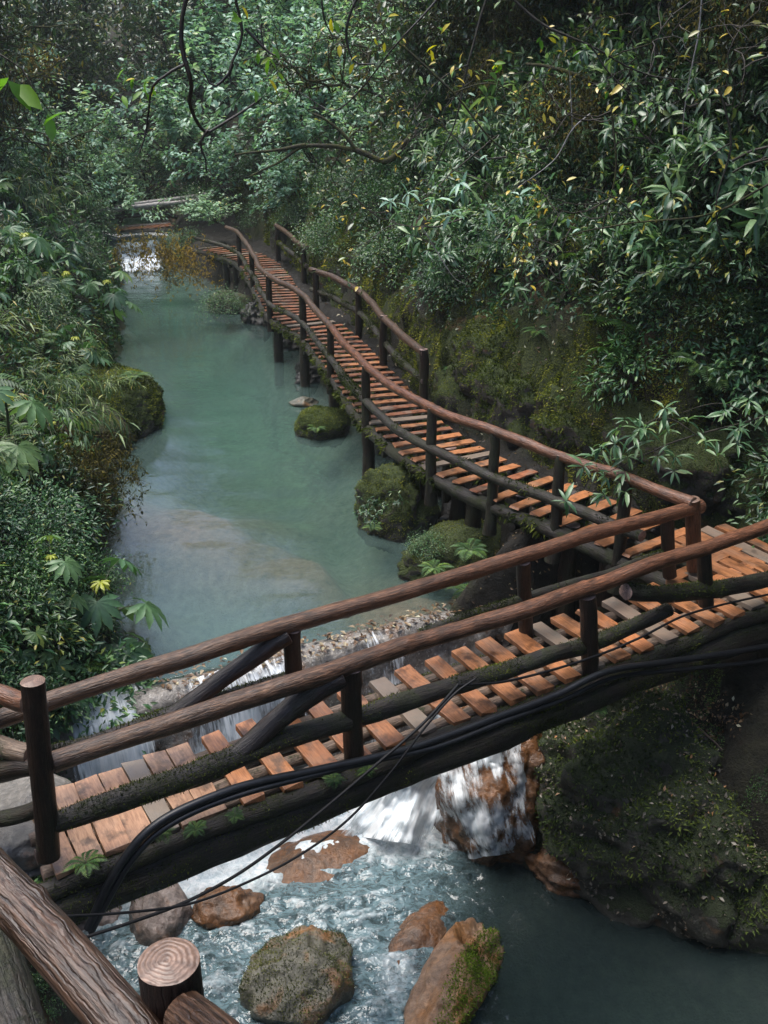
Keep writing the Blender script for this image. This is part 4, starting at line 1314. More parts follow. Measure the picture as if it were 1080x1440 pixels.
# railing that goes on to the left of the footbridge
LR = thing('side_railing', 'short log railing running off left from the footbridge end post', 'railing', on_nb(10, 1100, .2))
for nm, px, r_, mt, sd in (('handrail', [(-60, 965), (0, 975), (38, 988)], .075, ['red_bark', 'cut_wood'], 221), ('lower_rail', [(-60, 1030), (0, 1048), (44, 1060)], .075, ['stringer_bark', 'cut_wood'], 222),
                           ('lower_rail', [(-60, 1092), (0, 1088), (52, 1076)], .075, DB_, 223), ('lower_rail', [(-60, 1150), (0, 1146), (60, 1134)], .06, MBK, 224)):
    zc0 = 6.9
    pts = np.array([at_zc(x, y, zc0 + .003 * (40 - x)) for x, y in px]) - np.array(LR.location)[None]
    log(nm, pts, r_, mt, LR, seed=sd, seg=16, step=.05, moss=.3)

# stone steps
for k, (x, y, z, sx_, lab) in enumerate(((40, 1165, 1.10, .55, 'pale stone step right at the end post of the footbridge'), (10, 1185, 1.0, .5, 'grey stone step below the pale one by the footbridge end'), (22, 1120, 1.16, .45, 'stone step behind the footbridge end post'))):
    p = at_z(x, y, z)
    boulder('stone_step', (p[0], p[1], z - .1), (sx_, .4, .16), 300 + k, 'step_stone', lab, .5, 4, .06, .9, .2, cat='step')

# ------------------------------------------------------------------ hoses and cables on the bridge
def cable(name, pts, r, mat, label, seg=8, step=.05, cat='cable', bend=0.0, seed=1):
    b = MB()
    b.tube(np.asarray(pts, float), r, seg, step, 0.0, True, 0, 0, seed, 0, bend)
    return tag(link(name, b.mesh(name, [mat])), label, cat)


hp = list(pts_nb([(124, 1306), (150, 1250), (172, 1212), (205, 1172), (250, 1142), (330, 1110), (400, 1093), (450, 1082), (520, 1066), (600, 1044), (700, 1010), (780, 978), (850, 946), (930, 932), (1010, 921), (1100, 905)], -.27))
cable('hose', hp, .034, 'black_hose', 'thick black hose sweeping along the bridge beam down to the rocks', 12, .04, 'hose', .012, 3)
hp = list(pts_nb([(128, 1312), (156, 1256), (180, 1216), (214, 1178), (262, 1148), (340, 1118), (420, 1097), (520, 1073), (610, 1050), (700, 1017), (790, 985), (860, 956), (940, 945), (1020, 936), (1100, 925)], -.29))
cable('hose', hp, .024, 'black_hose', 'thinner black hose just below the thick one on the bridge beam', 10, .04, 'hose', .018, 8)
cable('cable', pts_nb([(645, 962), (625, 985), (590, 1022), (520, 1083), (455, 1138), (390, 1190), (330, 1232), (262, 1268), (190, 1295), (120, 1318)], -.42), .013, 'black_cable', 'loose dark cable drooping from the lower rail to the grey boulder', 8, .05)
cable('cable', pts_nb([(668, 955), (640, 975), (600, 1020), (548, 1088), (490, 1152), (430, 1197), (360, 1235), (270, 1270), (180, 1283), (60, 1290)], -.46), .010, 'black_cable', 'thinner slack cable crossing beneath the drooping one', 8, .05)
cable('cable', pts_nb([(642, 964), (700, 958), (790, 935), (870, 910), (960, 868), (1080, 836)], -.16), .012, 'black_cable', 'dark cable tied along the edge of the planks', 8, .05, bend=.02)

# ------------------------------------------------------------------ foliage
def unit(v):
    v = np.asarray(v, float)
    return v / (np.linalg.norm(v, axis=-1, keepdims=True) + 1e-9)


def blade(w, droop, fold=0.25, sh=(0.9, 0.85), cup=0.0):
    """long leaf, 8 points, length 1 along +Y"""
    z = lambda y: -droop * y * y
    a, c = .33, .70
    V = np.array([(0, 0, 0), (-w * sh[0] / 2, a, z(a) + fold * w), (0, a, z(a)), (w * sh[0] / 2, a, z(a) + fold * w),
                  (-w * sh[1] / 2, c, z(c) + fold * w), (0, c, z(c)), (w * sh[1] / 2, c, z(c) + fold * w), (0, 1, z(1))], float)
    T = np.array([(0, 2, 1), (0, 3, 2), (1, 2, 5), (1, 5, 4), (2, 3, 6), (2, 6, 5), (4, 5, 7), (5, 6, 7)])
    return V, T


def diamond(w, droop=0.1, fold=0.2):
    V = np.array([(0, 0, 0), (-w / 2, .5, fold * w - droop * .25), (w / 2, .5, fold * w - droop * .25), (0, 1, -droop)], float)
    return V, np.array([(0, 3, 1), (0, 2, 3)])


class Leaves:
    def __init__(s):
        s.V, s.T, s.var, s.n = [], [], [], 0

    def add(s, proto, base, dr, up, ln, var=None, rk=RNG):
        base, dr, up = np.atleast_2d(base), unit(np.atleast_2d(dr)), np.atleast_2d(up)
        N = len(base)
        if N == 0:
            return
        ln = np.broadcast_to(np.asarray(ln, float), (N,))
        rt = unit(np.cross(dr, np.broadcast_to(up, dr.shape)))
        u2 = np.cross(rt, dr)
        PV, PT = proto
        V = base[:, None] + ln[:, None, None] * (PV[None, :, 0:1] * rt[:, None] + PV[None, :, 1:2] * dr[:, None] + PV[None, :, 2:3] * u2[:, None])
        k = len(PV)
        s.V.append(V.reshape(-1, 3))
        s.T.append((PT[None] + (np.arange(N) * k)[:, None, None] + s.n).reshape(-1, 3))
        v = rk.random(N) if var is None else np.broadcast_to(var, (N,))
        s.var.append(np.repeat(v, k))
        s.n += N * k

    def mesh(s, name, mat):
        return mesh_np(name, np.vstack(s.V), np.vstack(s.T), None, [mat], attrs={'var': np.concatenate(s.var)})


def grow(mb, p, d, length, r, depth, rk, tips, nodes, kids=(2, 4), up=0.15, wig=0.25, shrink=0.68, spread=0.8, seg=5, mi=0):
    n = 5
    pts, dirs = [np.array(p, float)], [unit(d)]
    for _ in range(n):
        dn = unit(dirs[-1] + rk.normal(size=3) * wig + np.array([0, 0, up]))
        pts.append(pts[-1] + dn * length / n)
        dirs.append(dn)
    pts = np.array(pts)
    mb.tube(pts, np.linspace(r, r * .6, n + 1), seg if depth > 0 else 4, None, 0, False, mi, 0, int(rk.integers(1e4)))
    for q in range(1, n + 1):
        nodes.append((pts[q], dirs[q], depth))
    if depth == 0:
        tips.append((pts[-1], dirs[-1]))
        return
    nk = int(rk.integers(kids[0], kids[1] + 1))
    for k in range(nk):
        f = int(rk.integers(2, n + 1)) if k else n
        axis_ = unit(np.cross(dirs[f], rk.normal(size=3)))
        dn = unit(dirs[f] + axis_ * spread * rk.uniform(.6, 1.2))
        grow(mb, pts[f], dn, length * shrink * rk.uniform(.75, 1.2), r * .62, depth - 1, rk, tips, nodes, kids, up, wig, shrink, spread, seg, mi)


def whorls(lv, tips, rk, ln=(.13, .19), n=(5, 9), w=.26, droop=.42, open_=1.0):
    for p, d in tips:
        m = int(rk.integers(n[0], n[1] + 1))
        a = np.arange(m) * 2.4 + rk.uniform(0, 6) + rk.normal(size=m) * .35
        ax = unit(np.cross(d, [0.3, .2, .9] if abs(d[2]) < .95 else [1, 0, 0]))
        ay = np.cross(d, ax)
        out = np.cos(a)[:, None] * ax + np.sin(a)[:, None] * ay
        el = rk.uniform(-.2, 1.3, m)[:, None]
        dr = unit(out * open_ + d[None] * el - np.array([0, 0, .42]) * rk.uniform(.2, 1.6, (m, 1)))
        for q in range(m):
            lv.add(blade(w * rk.uniform(.8, 1.2), droop * rk.uniform(.4, 1.8), .22), p + out[q] * .006 - d * rk.uniform(0, .06), dr[q], unit(d * .5 + np.array([0, 0, .7]) + rk.normal(size=3) * .25), rk.uniform(ln[0], ln[1]) * rk.uniform(.6, 1.12), np.array([min(1, rk.random() * .95 + (.05 if rk.random() < .03 else 0))]), rk)


TPL = {}


def make_whorl(seed, stems=5, h=.55, depth=2, ln=(.13, .19), mat='whorl_leaf'):
    rk = np.random.default_rng(seed)
    mb, lv, tips, nodes = MB(), Leaves(), [], []
    for _ in range(stems):
        a = rk.uniform(0, 6.28)
        grow(mb, (0, 0, -.05), (math.cos(a) * .8, math.sin(a) * .8, .8), h * rk.uniform(.8, 1.2), .014, depth, rk, tips, nodes, (2, 4), .10, .22, .72, .85)
    whorls(lv, tips, rk, ln)
    return lv.mesh('foliage', mat), mb.mesh('stem', ['twig_bark'])


def make_pale(seed, h=1.3):
    rk = np.random.default_rng(seed)
    mb, lv, tips, nodes = MB(), Leaves(), [], []
    for _ in range(6):
        a = rk.uniform(0, 6.28)
        grow(mb, (0, 0, -.1), (math.cos(a), math.sin(a), .7), h * rk.uniform(.8, 1.2), .03, 2, rk, tips, nodes, (3, 4), .06, .22, .75, .8)
    nd = [q for q in nodes if q[2] < 2]
    P = np.array([q[0] for q in nd])
    D = np.array([q[1] for q in nd])
    for _ in range(5):
        N = len(P)
        side = unit(np.cross(D, [0, 0, 1])) * rk.choice([-1, 1], N)[:, None]
        dr = unit(side * .9 + D * .6 + rk.normal(size=(N, 3)) * .35 - [0, 0, .25])
        lv.add(blade(rk.uniform(.38, .5), .22, .12, (.95, .95)), P + rk.normal(size=(N, 3)) * .05, dr, unit(np.array([0, 0, 1]) + rk.normal(size=(N, 3)) * .3), rk.uniform(.12, .20, N), None, rk)
    return lv.mesh('foliage', 'pale_leaf'), mb.mesh('stem', ['twig_bark'])


def make_bush(seed, n=2600, ln=(.05, .09), mat='small_leaf', w=.42, rad=(1, 1, .8)):
    rk = np.random.default_rng(seed)
    mb, lv = MB(), Leaves()
    nc = 75
    dirs = unit(np.stack([rk.normal(size=nc), rk.normal(size=nc), np.abs(rk.normal(size=nc)) * 1.1 - .15], 1))
    cen = dirs * rk.uniform(.55, 1.0, nc)[:, None] * np.array(rad)
    for c in cen[:40]:
        mid = c * .5 + rk.normal(size=3) * .08
        mb.tube([np.array([0, 0, -.1]), mid, c], [.014, .009, .004], 4, None, 0, False, 0, 0, 1)
    k = rk.integers(0, nc, n)
    sz = rk.uniform(.08, .2, nc)
    P = cen[k] + rk.normal(size=(n, 3)) * sz[k][:, None] * np.array([1.1, 1.1, .8])
    out = unit(P - cen[k] * .75)
    dr = unit(out + rk.normal(size=(n, 3)) * .45 - [0, 0, .2])
    lv.add(diamond(w, .22), P, dr, unit(np.array([0, 0, 1]) + .5 * out + rk.normal(size=(n, 3)) * .35), rk.uniform(ln[0], ln[1], n), None, rk)
    return lv.mesh('foliage', mat), mb.mesh('stem', ['twig_bark'])


def make_bamboo(seed, culms=16, h=1.2):
    rk = np.random.default_rng(seed)
    mb, lv = MB(), Leaves()
    for _ in range(culms):
        a = rk.uniform(0, 6.28)
        d = unit(np.array([math.cos(a) * .6, math.sin(a) * .6, 1]))
        p = np.array([rk.uniform(-.25, .25), rk.uniform(-.25, .25), -.05])
        pts = [p]
        L = h * rk.uniform(.6, 1.2)
        for k in range(9):
            d = unit(d + np.array([math.cos(a) * .10, math.sin(a) * .10, -.10 - .03 * k]) + rk.normal(size=3) * .05)
            pts.append(pts[-1] + d * L / 9)
        pts = np.array(pts)
        mb.tube(pts, np.linspace(.006, .002, 10), 4, None, 0, False, 0, 0, 1)
        for q in range(3, 10):
            m = 4
            dd_ = unit(pts[q] - pts[q - 1])
            dr = unit(dd_ + rk.normal(size=(m, 3)) * .65 - [0, 0, .35])
            lv.add(blade(.11, .35, .2, (1, .7)), pts[q] + rk.normal(size=(m, 3)) * .03, dr, [0, 0, 1], rk.uniform(.13, .24, m), None, rk)
    return lv.mesh('foliage', 'bamboo_leaf'), mb.mesh('stem', ['green_stem'])


def palmate_leaf(lv, p, d, rk, size=.26, var=.5, lobes=9):
    """a hand-shaped leaf: lobes fan out from the stalk end in the leaf's plane"""
    nrm = unit(np.array([0, 0, 1.0]) + d * .55 + rk.normal(size=3) * .15)
    f = unit(d - nrm * np.dot(d, nrm))
    r_ = np.cross(f, nrm)
    a = np.linspace(-2.15, 2.15, lobes)
    dr = np.cos(a)[:, None] * f + np.sin(a)[:, None] * r_ - nrm[None] * .12
    ln = size * (1 - .12 * np.abs(a))
    lv.add(blade(.30, .32, .16, (.75, 1.0)), np.repeat(p[None], lobes, 0), dr, nrm, ln, np.clip(var + rk.normal(size=lobes) * .03, 0, 1), rk)


def make_palmate(seed, n=9, h=.7, size=.27, yellow=1):
    rk = np.random.default_rng(seed)
    mb, lv = MB(), Leaves()
    pts = [np.array([0, 0, -.05])]
    d = unit([rk.uniform(-.3, .3), rk.uniform(-.3, .3), 1])
    for _ in range(6):
        d = unit(d + rk.normal(size=3) * .12 + [0, 0, .15])
        pts.append(pts[-1] + d * h / 6)
    pts = np.array(pts)
    mb.tube(pts, np.linspace(.016, .010, 7), 6, None, 0, False, 0, 0, 1)
    a0 = rk.uniform(0, 6)
    for k in range(n):
        t = .4 + .6 * k / (n - 1)
        q = pts[min(6, int(t * 6))]
        a = a0 + k * 2.4
        el = -.25 + 1.1 * (k / n)
        dd_ = unit([math.cos(a), math.sin(a), el])
        e = q + dd_ * rk.uniform(.22, .36)
        mid = (q + e) / 2 + [0, 0, .03]
        mb.tube([q, mid, e], [.005, .004, .003], 4, None, 0, False, 0, 0, 1)
        palmate_leaf(lv, e, unit([dd_[0], dd_[1], dd_[2] * .3 - .3]), rk, size * rk.uniform(.75, 1.15), rk.uniform(.1, .85))
    for k in range(yellow * 4):
        a = k * 1.57
        palmate_leaf(lv, pts[-1] + np.array([0, 0, .05]), unit([math.cos(a), math.sin(a), 1.1]), rk, size * .35, 1.0, 7)
    return lv.mesh('foliage', 'palmate_leaf'), mb.mesh('stem', ['green_stem'])


def make_fern(seed, n=9, L=.55):
    rk = np.random.default_rng(seed)
    mb, lv = MB(), Leaves()
    for k in range(n):
        a = k / n * 6.28 + rk.uniform(-.3, .3)
        h = np.array([math.cos(a), math.sin(a), 0])
        ll = L * rk.uniform(.7, 1.15)
        t = np.linspace(0, 1, 16)
        rise = rk.uniform(.5, 1.0)
        P = h[None] * (t * ll)[:, None] * .9 + np.array([0, 0, 1])[None] * (ll * (rise * t - 1.0 * t ** 2 * rise))[:, None]
        mb.tube(P, np.linspace(.004, .001, 16), 4, None, 0, False, 0, 0, 1)
        D = unit(np.gradient(P, axis=0))
        sd = np.cross(D, [0, 0, 1])
        ln = ll * .26 * np.sin(np.pi * (t * .86 + .12)) + .01
        for s_ in (-1, 1):
            lv.add(diamond(.30, .12), P[1:], unit(sd[1:] * s_ + D[1:] * .45), [0, 0, 1], ln[1:], rk.uniform(0, 1) * .6 + rk.random(15) * .4, rk)
    return lv.mesh('foliage', 'fern_leaf'), mb.mesh('stem', ['green_stem'])


def make_drape(seed, n=44, w=.5, L=1.2, mat='hanging_moss'):
    rk = np.random.default_rng(seed)
    mb, lv = MB(), Leaves()
    for k in range(n):
        p = np.array([rk.normal() * w, rk.normal() * w * .5, rk.normal() * .12])
        ll = L * rk.uniform(.25, 1.0)
        m = 9
        pts = np.array([p + [rk.normal() * .02 * q, rk.normal() * .02 * q, -ll * q / m] for q in range(m + 1)])
        mb.tube(pts, np.full(m + 1, .004), 3, None, 0, False, 0, 0, 1)
        for q in range(m + 1):
            dr = unit(rk.normal(size=(4, 3)) * .6 - [0, 0, 1])
            lv.add(diamond(.34, .2), pts[q] + rk.normal(size=(4, 3)) * .012, dr, rk.normal(size=3), rk.uniform(.04, .10, 4), rk.random(4), rk)
    return lv.mesh('foliage', mat), mb.mesh('stem', ['mossy_twig'])


def make_tangle(seed, h=1.7, leaf=True):
    """gnarled mossy little tree: bare crossing limbs, sparse leaves, beard moss"""
    rk = np.random.default_rng(seed)
    mb, lv, ms, tips, nodes = MB(), Leaves(), Leaves(), [], []
    for _ in range(2):
        a = rk.uniform(0, 6.28)
        grow(mb, (0, 0, -.2), (math.cos(a) * .5, math.sin(a) * .5, 1), h, .055, 3, rk, tips, nodes, (3, 4), .05, .30, .72, .95, 6)
    nd = [q for q in nodes if q[2] < 2]
    P = np.array([q[0] for q in nd])
    D = np.array([q[1] for q in nd])
    N = len(P)
    for _ in range(3):
        k = rk.random(N) < .75
        dr = unit(D[k] * .4 + rk.normal(size=(k.sum(), 3)) * .7 - [0, 0, .4])
        lv.add(blade(.34, .25, .15), P[k] + rk.normal(size=(k.sum(), 3)) * .05, dr, unit(np.array([0, 0, 1]) + rk.normal(size=(k.sum(), 3)) * .4), rk.uniform(.08, .15, k.sum()), None, rk)
    nd = [q for q in nodes if q[2] >= 1]
    P = np.array([q[0] for q in nd])
    for _ in range(5):
        N = len(P)
        ms.add(diamond(.25, .1), P + rk.normal(size=(N, 3)) * .035, unit(rk.normal(size=(N, 3)) * .45 - [0, 0, 1]), rk.normal(size=(N, 3)), rk.uniform(.06, .22, N), None, rk)
    return lv.mesh('foliage', 'tree_leaf'), mb.mesh('trunk', ['mossy_twig']), ms.mesh('moss_fronds', 'hanging_moss')


def make_tree(seed, h=5.5, leafm='tree_leaf', ll=(.14, .24)):
    rk = np.random.default_rng(seed)
    mb, lv, tips, nodes = MB(), Leaves(), [], []
    pts = [np.array([0, 0, -.4])]
    d = unit([rk.uniform(-.2, .2), rk.uniform(-.2, .2), 1])
    for _ in range(8):
        d = unit(d + rk.normal(size=3) * .07 + [0, 0, .08])
        pts.append(pts[-1] + d * h / 8)
    mb.tube(np.array(pts), np.linspace(.17, .05, 9), 9, None, .1, False, 0, .3, seed)
    lb_ = MB()
    for q in range(2, 9):
        for _ in range(3):
            a = rk.uniform(0, 6.28)
            grow(lb_, pts[q], (math.cos(a), math.sin(a), .35), h * .26 * rk.uniform(.7, 1.3), .04, 2, rk, tips, nodes, (2, 4), .02, .22, .7, .8, 4)
    nd = [q for q in nodes if q[2] < 2]
    P = np.array([q[0] for q in nd])
    D = np.array([q[1] for q in nd])
    N = len(P)
    for _ in range(3):
        dr = unit(D * .4 + rk.normal(size=(N, 3)) * .6 - [0, 0, .3])
        lv.add(blade(.40, .22, .15), P + rk.normal(size=(N, 3)) * .10, dr, unit(np.array([0, 0, 1]) + rk.normal(size=(N, 3)) * .4), rk.uniform(ll[0], ll[1], N), None, rk)
    return lv.mesh('crown', leafm), mb.mesh('trunk', ['dark_bark']), lb_.mesh('limb', ['mossy_twig'])


NAMES = {'whorl': ('foliage', 'stem'), 'tree': ('crown', 'trunk', 'limb'), 'tangle': ('foliage', 'trunk', 'moss_fronds')}
TPL['whorl'] = [make_whorl(1), make_whorl(2, 4), make_whorl(3, 6, .5)]
TPL['longleaf'] = [make_whorl(4, 5, .6, 2, (.20, .32), 'spray_leaf'), make_whorl(6, 4, .6, 2, (.18, .30), 'spray_leaf')]
TPL['pale'] = [make_pale(1), make_pale(2), make_pale(3)]
TPL['bush'] = [make_bush(1), make_bush(2), make_bush(3)]
TPL['bigbush'] = [make_bush(5, 1500, (.10, .17), 'small_leaf', .36), make_bush(6, 1500, (.10, .16), 'whorl_leaf', .33)]
TPL['bamboo'] = [make_bamboo(1), make_bamboo(2), make_bamboo(3, 20, 1.0)]
TPL['palmate'] = [make_palmate(1), make_palmate(2, 8), make_palmate(3, 10)]
TPL['fern'] = [make_fern(1), make_fern(2, 11), make_fern(3, 8)]


def make_twig(seed):
    rk = np.random.default_rng(seed)
    mb, lv, tips, nodes = MB(), Leaves(), [], []
    grow(mb, (0, 0, 0), (rk.uniform(-1, 1), -.3, rk.uniform(-.5, .3)), .9, .012, 3, rk, tips, nodes, (2, 3), -.03, .28, .74, .7, 4)
    nd = [q for q in nodes if q[2] < 2 and rk.random() < .35]
    P = np.array([q[0] for q in nd])
    N = len(P)
    lv.add(blade(.40, .25, .15), P, unit(rk.normal(size=(N, 3)) - [0, 0, .4]), unit(np.array([0, -.3, 1]) + rk.normal(size=(N, 3)) * .4), rk.uniform(.06, .13, N), np.where(rk.random(N) < .3, 1.0, .4 + .6 * rk.random(N)), rk)
    return lv.mesh('foliage', 'tree_leaf'), mb.mesh('branch', ['twig_bark'])


TPL['twig'] = [make_twig(k) for k in (3, 5, 8, 11)]
TPL['drape'] = [make_drape(1), make_drape(2)]
TPL['goldrape'] = [make_drape(3, 46, .5, 1.2, 'golden_leaf')]
TPL['tangle'] = [make_tangle(1), make_tangle(2), make_tangle(3)]
TPL['tree'] = [make_tree(1), make_tree(2), make_tree(3, 6.5)]
TPL['palebtree'] = [make_tree(4, 4.5, 'pale_leaf', (.13, .2))]
PART = {'twig': ('foliage', 'branch'), 'tree': ('crown', 'trunk', 'limb'), 'palebtree': ('crown', 'trunk', 'limb'), 'tangle': ('foliage', 'trunk', 'moss_fronds')}
rp = random.Random(77)


def plant(kind, loc, size, name, label, cat, group=None, rot=None, var=None, sink=0.0, tilt=(0, 0), zs=1.0):
    r_ = thing(name, label, cat, (loc[0], loc[1], loc[2] - sink), group)
    r_.rotation_euler = (tilt[0], tilt[1], rp.uniform(0, 6.28) if rot is None else rot)
    sc = size * rp.uniform(.9, 1.1)
    r_.scale = (sc, sc, sc * zs)
    ms = TPL[kind][rp.randrange(len(TPL[kind])) if var is None else var]
    for nm, me in zip(PART.get(kind, ('foliage', 'stem')), ms):
        link(nm, me, r_)
    return r_


def zone(x0, x1, y0, y1, nx_, ny_, picks, jit=.9, keep=None):
    """picks: list of (weight, kind, size, name, label, cat, group)"""
    out = []
    for i in range(nx_):
        for j in range(ny_):
            x = x0 + (i + .5 + rp.uniform(-.5, .5) * jit) * (x1 - x0) / nx_
            y = y0 + (j + .5 + rp.uniform(-.5, .5) * jit) * (y1 - y0) / ny_
            if keep and not keep(x, y):
                continue
            p = ground_hit(x, y)
            if p[0] > shore_l(p[1]) + .05 and p[0] < walk_r(p[1]) + .1:
                continue
            if 120 < x < 345 and 215 < y < 420:
                continue
            t = rp.uniform(0, sum(k[0] for k in picks))
            for pk in picks:
                t -= pk[0]
                if t <= 0:
                    break
            s_ = pk[2] * rp.uniform(.75, 1.3)
            # lean out from steep ground
            right = p[0] > shore_l(p[1])
            plant(pk[1], p, s_, pk[3], pk[4], pk[5], pk[6], tilt=(0, -.35 if right else .25), sink=.05)
    return out


SHR = 'shrubs on the right slope above the boardwalk'
W_R = (1, 'whorl', 1.0, 'glossy_shrub', 'dark glossy shrub with drooping leaf whorls on the slope above the boardwalk', 'shrub', SHR)
LL_R = (1, 'longleaf', 1.0, 'long_leaved_shrub', 'shrub with long pale backed leaves in whorls on the slope above the boardwalk', 'shrub', 'long leaved shrubs on the right slope')
B_R = (1, 'bush', .8, 'small_leaved_bush', 'dense dark teal bush of tiny leaves on the slope above the boardwalk', 'bush', 'small leaved bushes on the right slope')
BB_R = (1, 'bigbush', .8, 'leafy_bush', 'rounded leafy dark bush among the whorled shrubs on the slope', 'bush', 'leafy bushes on the right slope')
F_R = (1, 'fern', 1.1, 'fern', 'green fern rooted on the mossy slope above the boardwalk', 'fern', 'ferns on the right slope')
T_R = (1, 'tangle', 1.1, 'mossy_tree', 'gnarled small tree with bearded mossy limbs on the upper slope', 'tree', 'mossy trees on the upper slope')
D_R = (1, 'drape', 1.2, 'hanging_moss', 'brown beard of moss and dry tendrils hanging over the upper slope', 'moss', 'hanging moss on the upper slope')


def wt(pk, w_, s_=None):
    return (w_, pk[1], pk[2] if s_ is None else s_) + pk[3:]


# right slope
zone(640, 1110, 230, 430, 9, 4, [wt(W_R, 3, 1.0), wt(LL_R, 5), wt(BB_R, 2), wt(B_R, 1), wt(F_R, 1)])
zone(820, 1110, 420, 530, 5, 2, [wt(W_R, 3, .8), wt(BB_R, 3, .7), wt(F_R, 3)])
zone(600, 1110, -20, 260, 9, 6, [wt(W_R, 3, 1.1), wt(T_R, 2), wt(BB_R, 3, .9), wt(LL_R, 4)])
zone(350, 660, 200, 420, 8, 6, [wt(B_R, 6, .8), wt(BB_R, 3, .7), wt(W_R, 1), wt(F_R, 2)], keep=lambda x, y: y < 300 + (x - 350) * .45)
zone(560, 700, -20, 220, 3, 4, [wt(T_R, 1.5), wt(W_R, 3), wt(BB_R, 1), wt(LL_R, 2)])
zone(630, 880, 40, 330, 4, 5, [wt(W_R, 3, 1.0), wt(LL_R, 3), wt(BB_R, 3, .9), wt(F_R, 1)])
for k in range(6):
    x, y = rp.uniform(560, 1080), rp.uniform(20, 330)
    p = ground_hit(x, y + 60)
    plant('drape', p + np.array([-.6, -.6, 1.6]), 1.0, D_R[3], D_R[4], D_R[5], D_R[6])
for k in range(44):
    x, y = rp.uniform(400, 1080), rp.uniform(-30, 330) if k % 2 else rp.uniform(-30, 150)
    g_ = ground_hit(x, y)
    plant('twig', at_d(x, y, max(9.0, g_[1] - rp.uniform(1.2, 3.5))), rp.uniform(.8, 1.4), 'bare_twig', 'thin crooked twig with scattered yellow green leaves tangled over the right slope', 'twig', 'twigs tangled over the right slope', rot=rp.uniform(-.9, .9))
zone(630, 830, 0, 230, 5, 5, [wt(W_R, 2, 1.1), wt(BB_R, 3, 1.0), wt(LL_R, 3, 1.0)])
zone(1100, 1420, 100, 820, 5, 7, [wt(W_R, 2, 1.0), wt(LL_R, 3, .9), wt(BB_R, 3, .9), wt(F_R, 2)])
# glaucous shrubs in the middle distance
for (o_, V_, F_, mf_, sz_, sd_, mt_) in FUZZ:
    rk_ = np.random.default_rng(sd_)
    a_, b_, c_ = V_[F_[:, 0]], V_[F_[:, 1]], V_[F_[:, 2]]
    nr_ = np.cross(b_ - a_, c_ - a_)
    ar_ = np.linalg.norm(nr_, axis=1)
    nr_ = unit(nr_)
    mid_ = (a_ + b_ + c_) / 3
    zlo = mid_[:, 2].min()
    keep_ = np.clip(nr_[:, 2] * .8 + .75 * fbm(mid_ * 2.2 + sd_, 3, 5) + (.35 if mt_ in ('moss_rock', 'bank_rock') else -.05), 0, 1) * ss(mid_[:, 2], zlo * .35, zlo * .1 + .05)
    if mt_ == 'tan_rock':
        keep_ = keep_ * ss(mid_[:, 0] * .9 + mid_[:, 1] * -.4, .0, .12)
    wg_ = ar_ * keep_
    n_ = int((4200 if mt_ == 'green_rock' else 7500) * mf_ * min(4 if mt_ == 'bank_rock' else 2.2, sz_ / .6))
    k_ = rk_.choice(len(F_), n_, p=wg_ / wg_.sum())
    u_ = rk_.random((n_, 2))
    u_ = np.where(u_.sum(1, keepdims=True) > 1, 1 - u_, u_)
    p_ = a_[k_] + (b_[k_] - a_[k_]) * u_[:, :1] + (c_[k_] - a_[k_]) * u_[:, 1:]
    lv_ = Leaves()
    lv_.add(diamond(.34, .15), p_ - nr_[k_] * .004, unit(nr_[k_] * .8 + rk_.normal(size=(n_, 3)) * .5 - [0, 0, .25]), rk_.normal(size=(n_, 3)), rk_.uniform(.02, .05, n_) * (1.5 if sz_ > .9 else .8), np.clip(.45 + .5 * fbm(p_ * 3, 3, sd_) + .2 * rk_.normal(size=n_), 0, 1), rk_)
    fz = link('moss', lv_.mesh('moss', {'tan_rock': 'bright_moss', 'green_rock': 'dull_moss', 'bank_rock': 'rock_moss'}.get(mt_, 'moss_tuft')), o_)
    fz['kind'] = 'stuff'


def log_fuzz(o_, n_, ln_, seed, thr=.0, hang=.25, mat='log_moss', top=.5):
    me = o_.data
    V_ = np.empty(len(me.vertices) * 3, np.float32)
    me.vertices.foreach_get('co', V_)
    V_ = V_.reshape(-1, 3)
    F_ = np.array([p_.vertices[:] if len(p_.vertices) == 4 else tuple(p_.vertices) + (p_.vertices[-1],) for p_ in me.polygons])
    a_, b_, c_, d_ = (V_[F_[:, k]] for k in range(4))
    nr_ = np.cross(c_ - a_, d_ - b_)
    ar_ = np.linalg.norm(nr_, axis=1)
    nr_ = unit(nr_)
    mid_ = (a_ + b_ + c_ + d_) / 4
    keep_ = np.clip(fbm(mid_ * 1.9 + seed, 4, seed) + top * nr_[:, 2] - thr, 0, 1)
    wg_ = ar_ * keep_ + 1e-9
    rk_ = np.random.default_rng(seed)
    k_ = rk_.choice(len(F_), n_, p=wg_ / wg_.sum())
    u_, v_ = rk_.random((n_, 1)), rk_.random((n_, 1))
    p_ = (a_[k_] * (1 - u_) + b_[k_] * u_) * (1 - v_) + (d_[k_] * (1 - u_) + c_[k_] * u_) * v_
    lv_ = Leaves()
    lv_.add(diamond(.3, .15), p_ - nr_[k_] * .003, unit(nr_[k_] * .8 + rk_.normal(size=(n_, 3)) * .5 - [0, 0, hang]), rk_.normal(size=(n_, 3)), rk_.uniform(ln_[0], ln_[1], n_), np.clip(.4 + .5 * fbm(p_ * 4, 3, seed) + .2 * rk_.normal(size=n_), 0, 1), rk_)
    f_ = link('moss', lv_.mesh('moss', mat), o_)
    f_['kind'] = 'stuff'


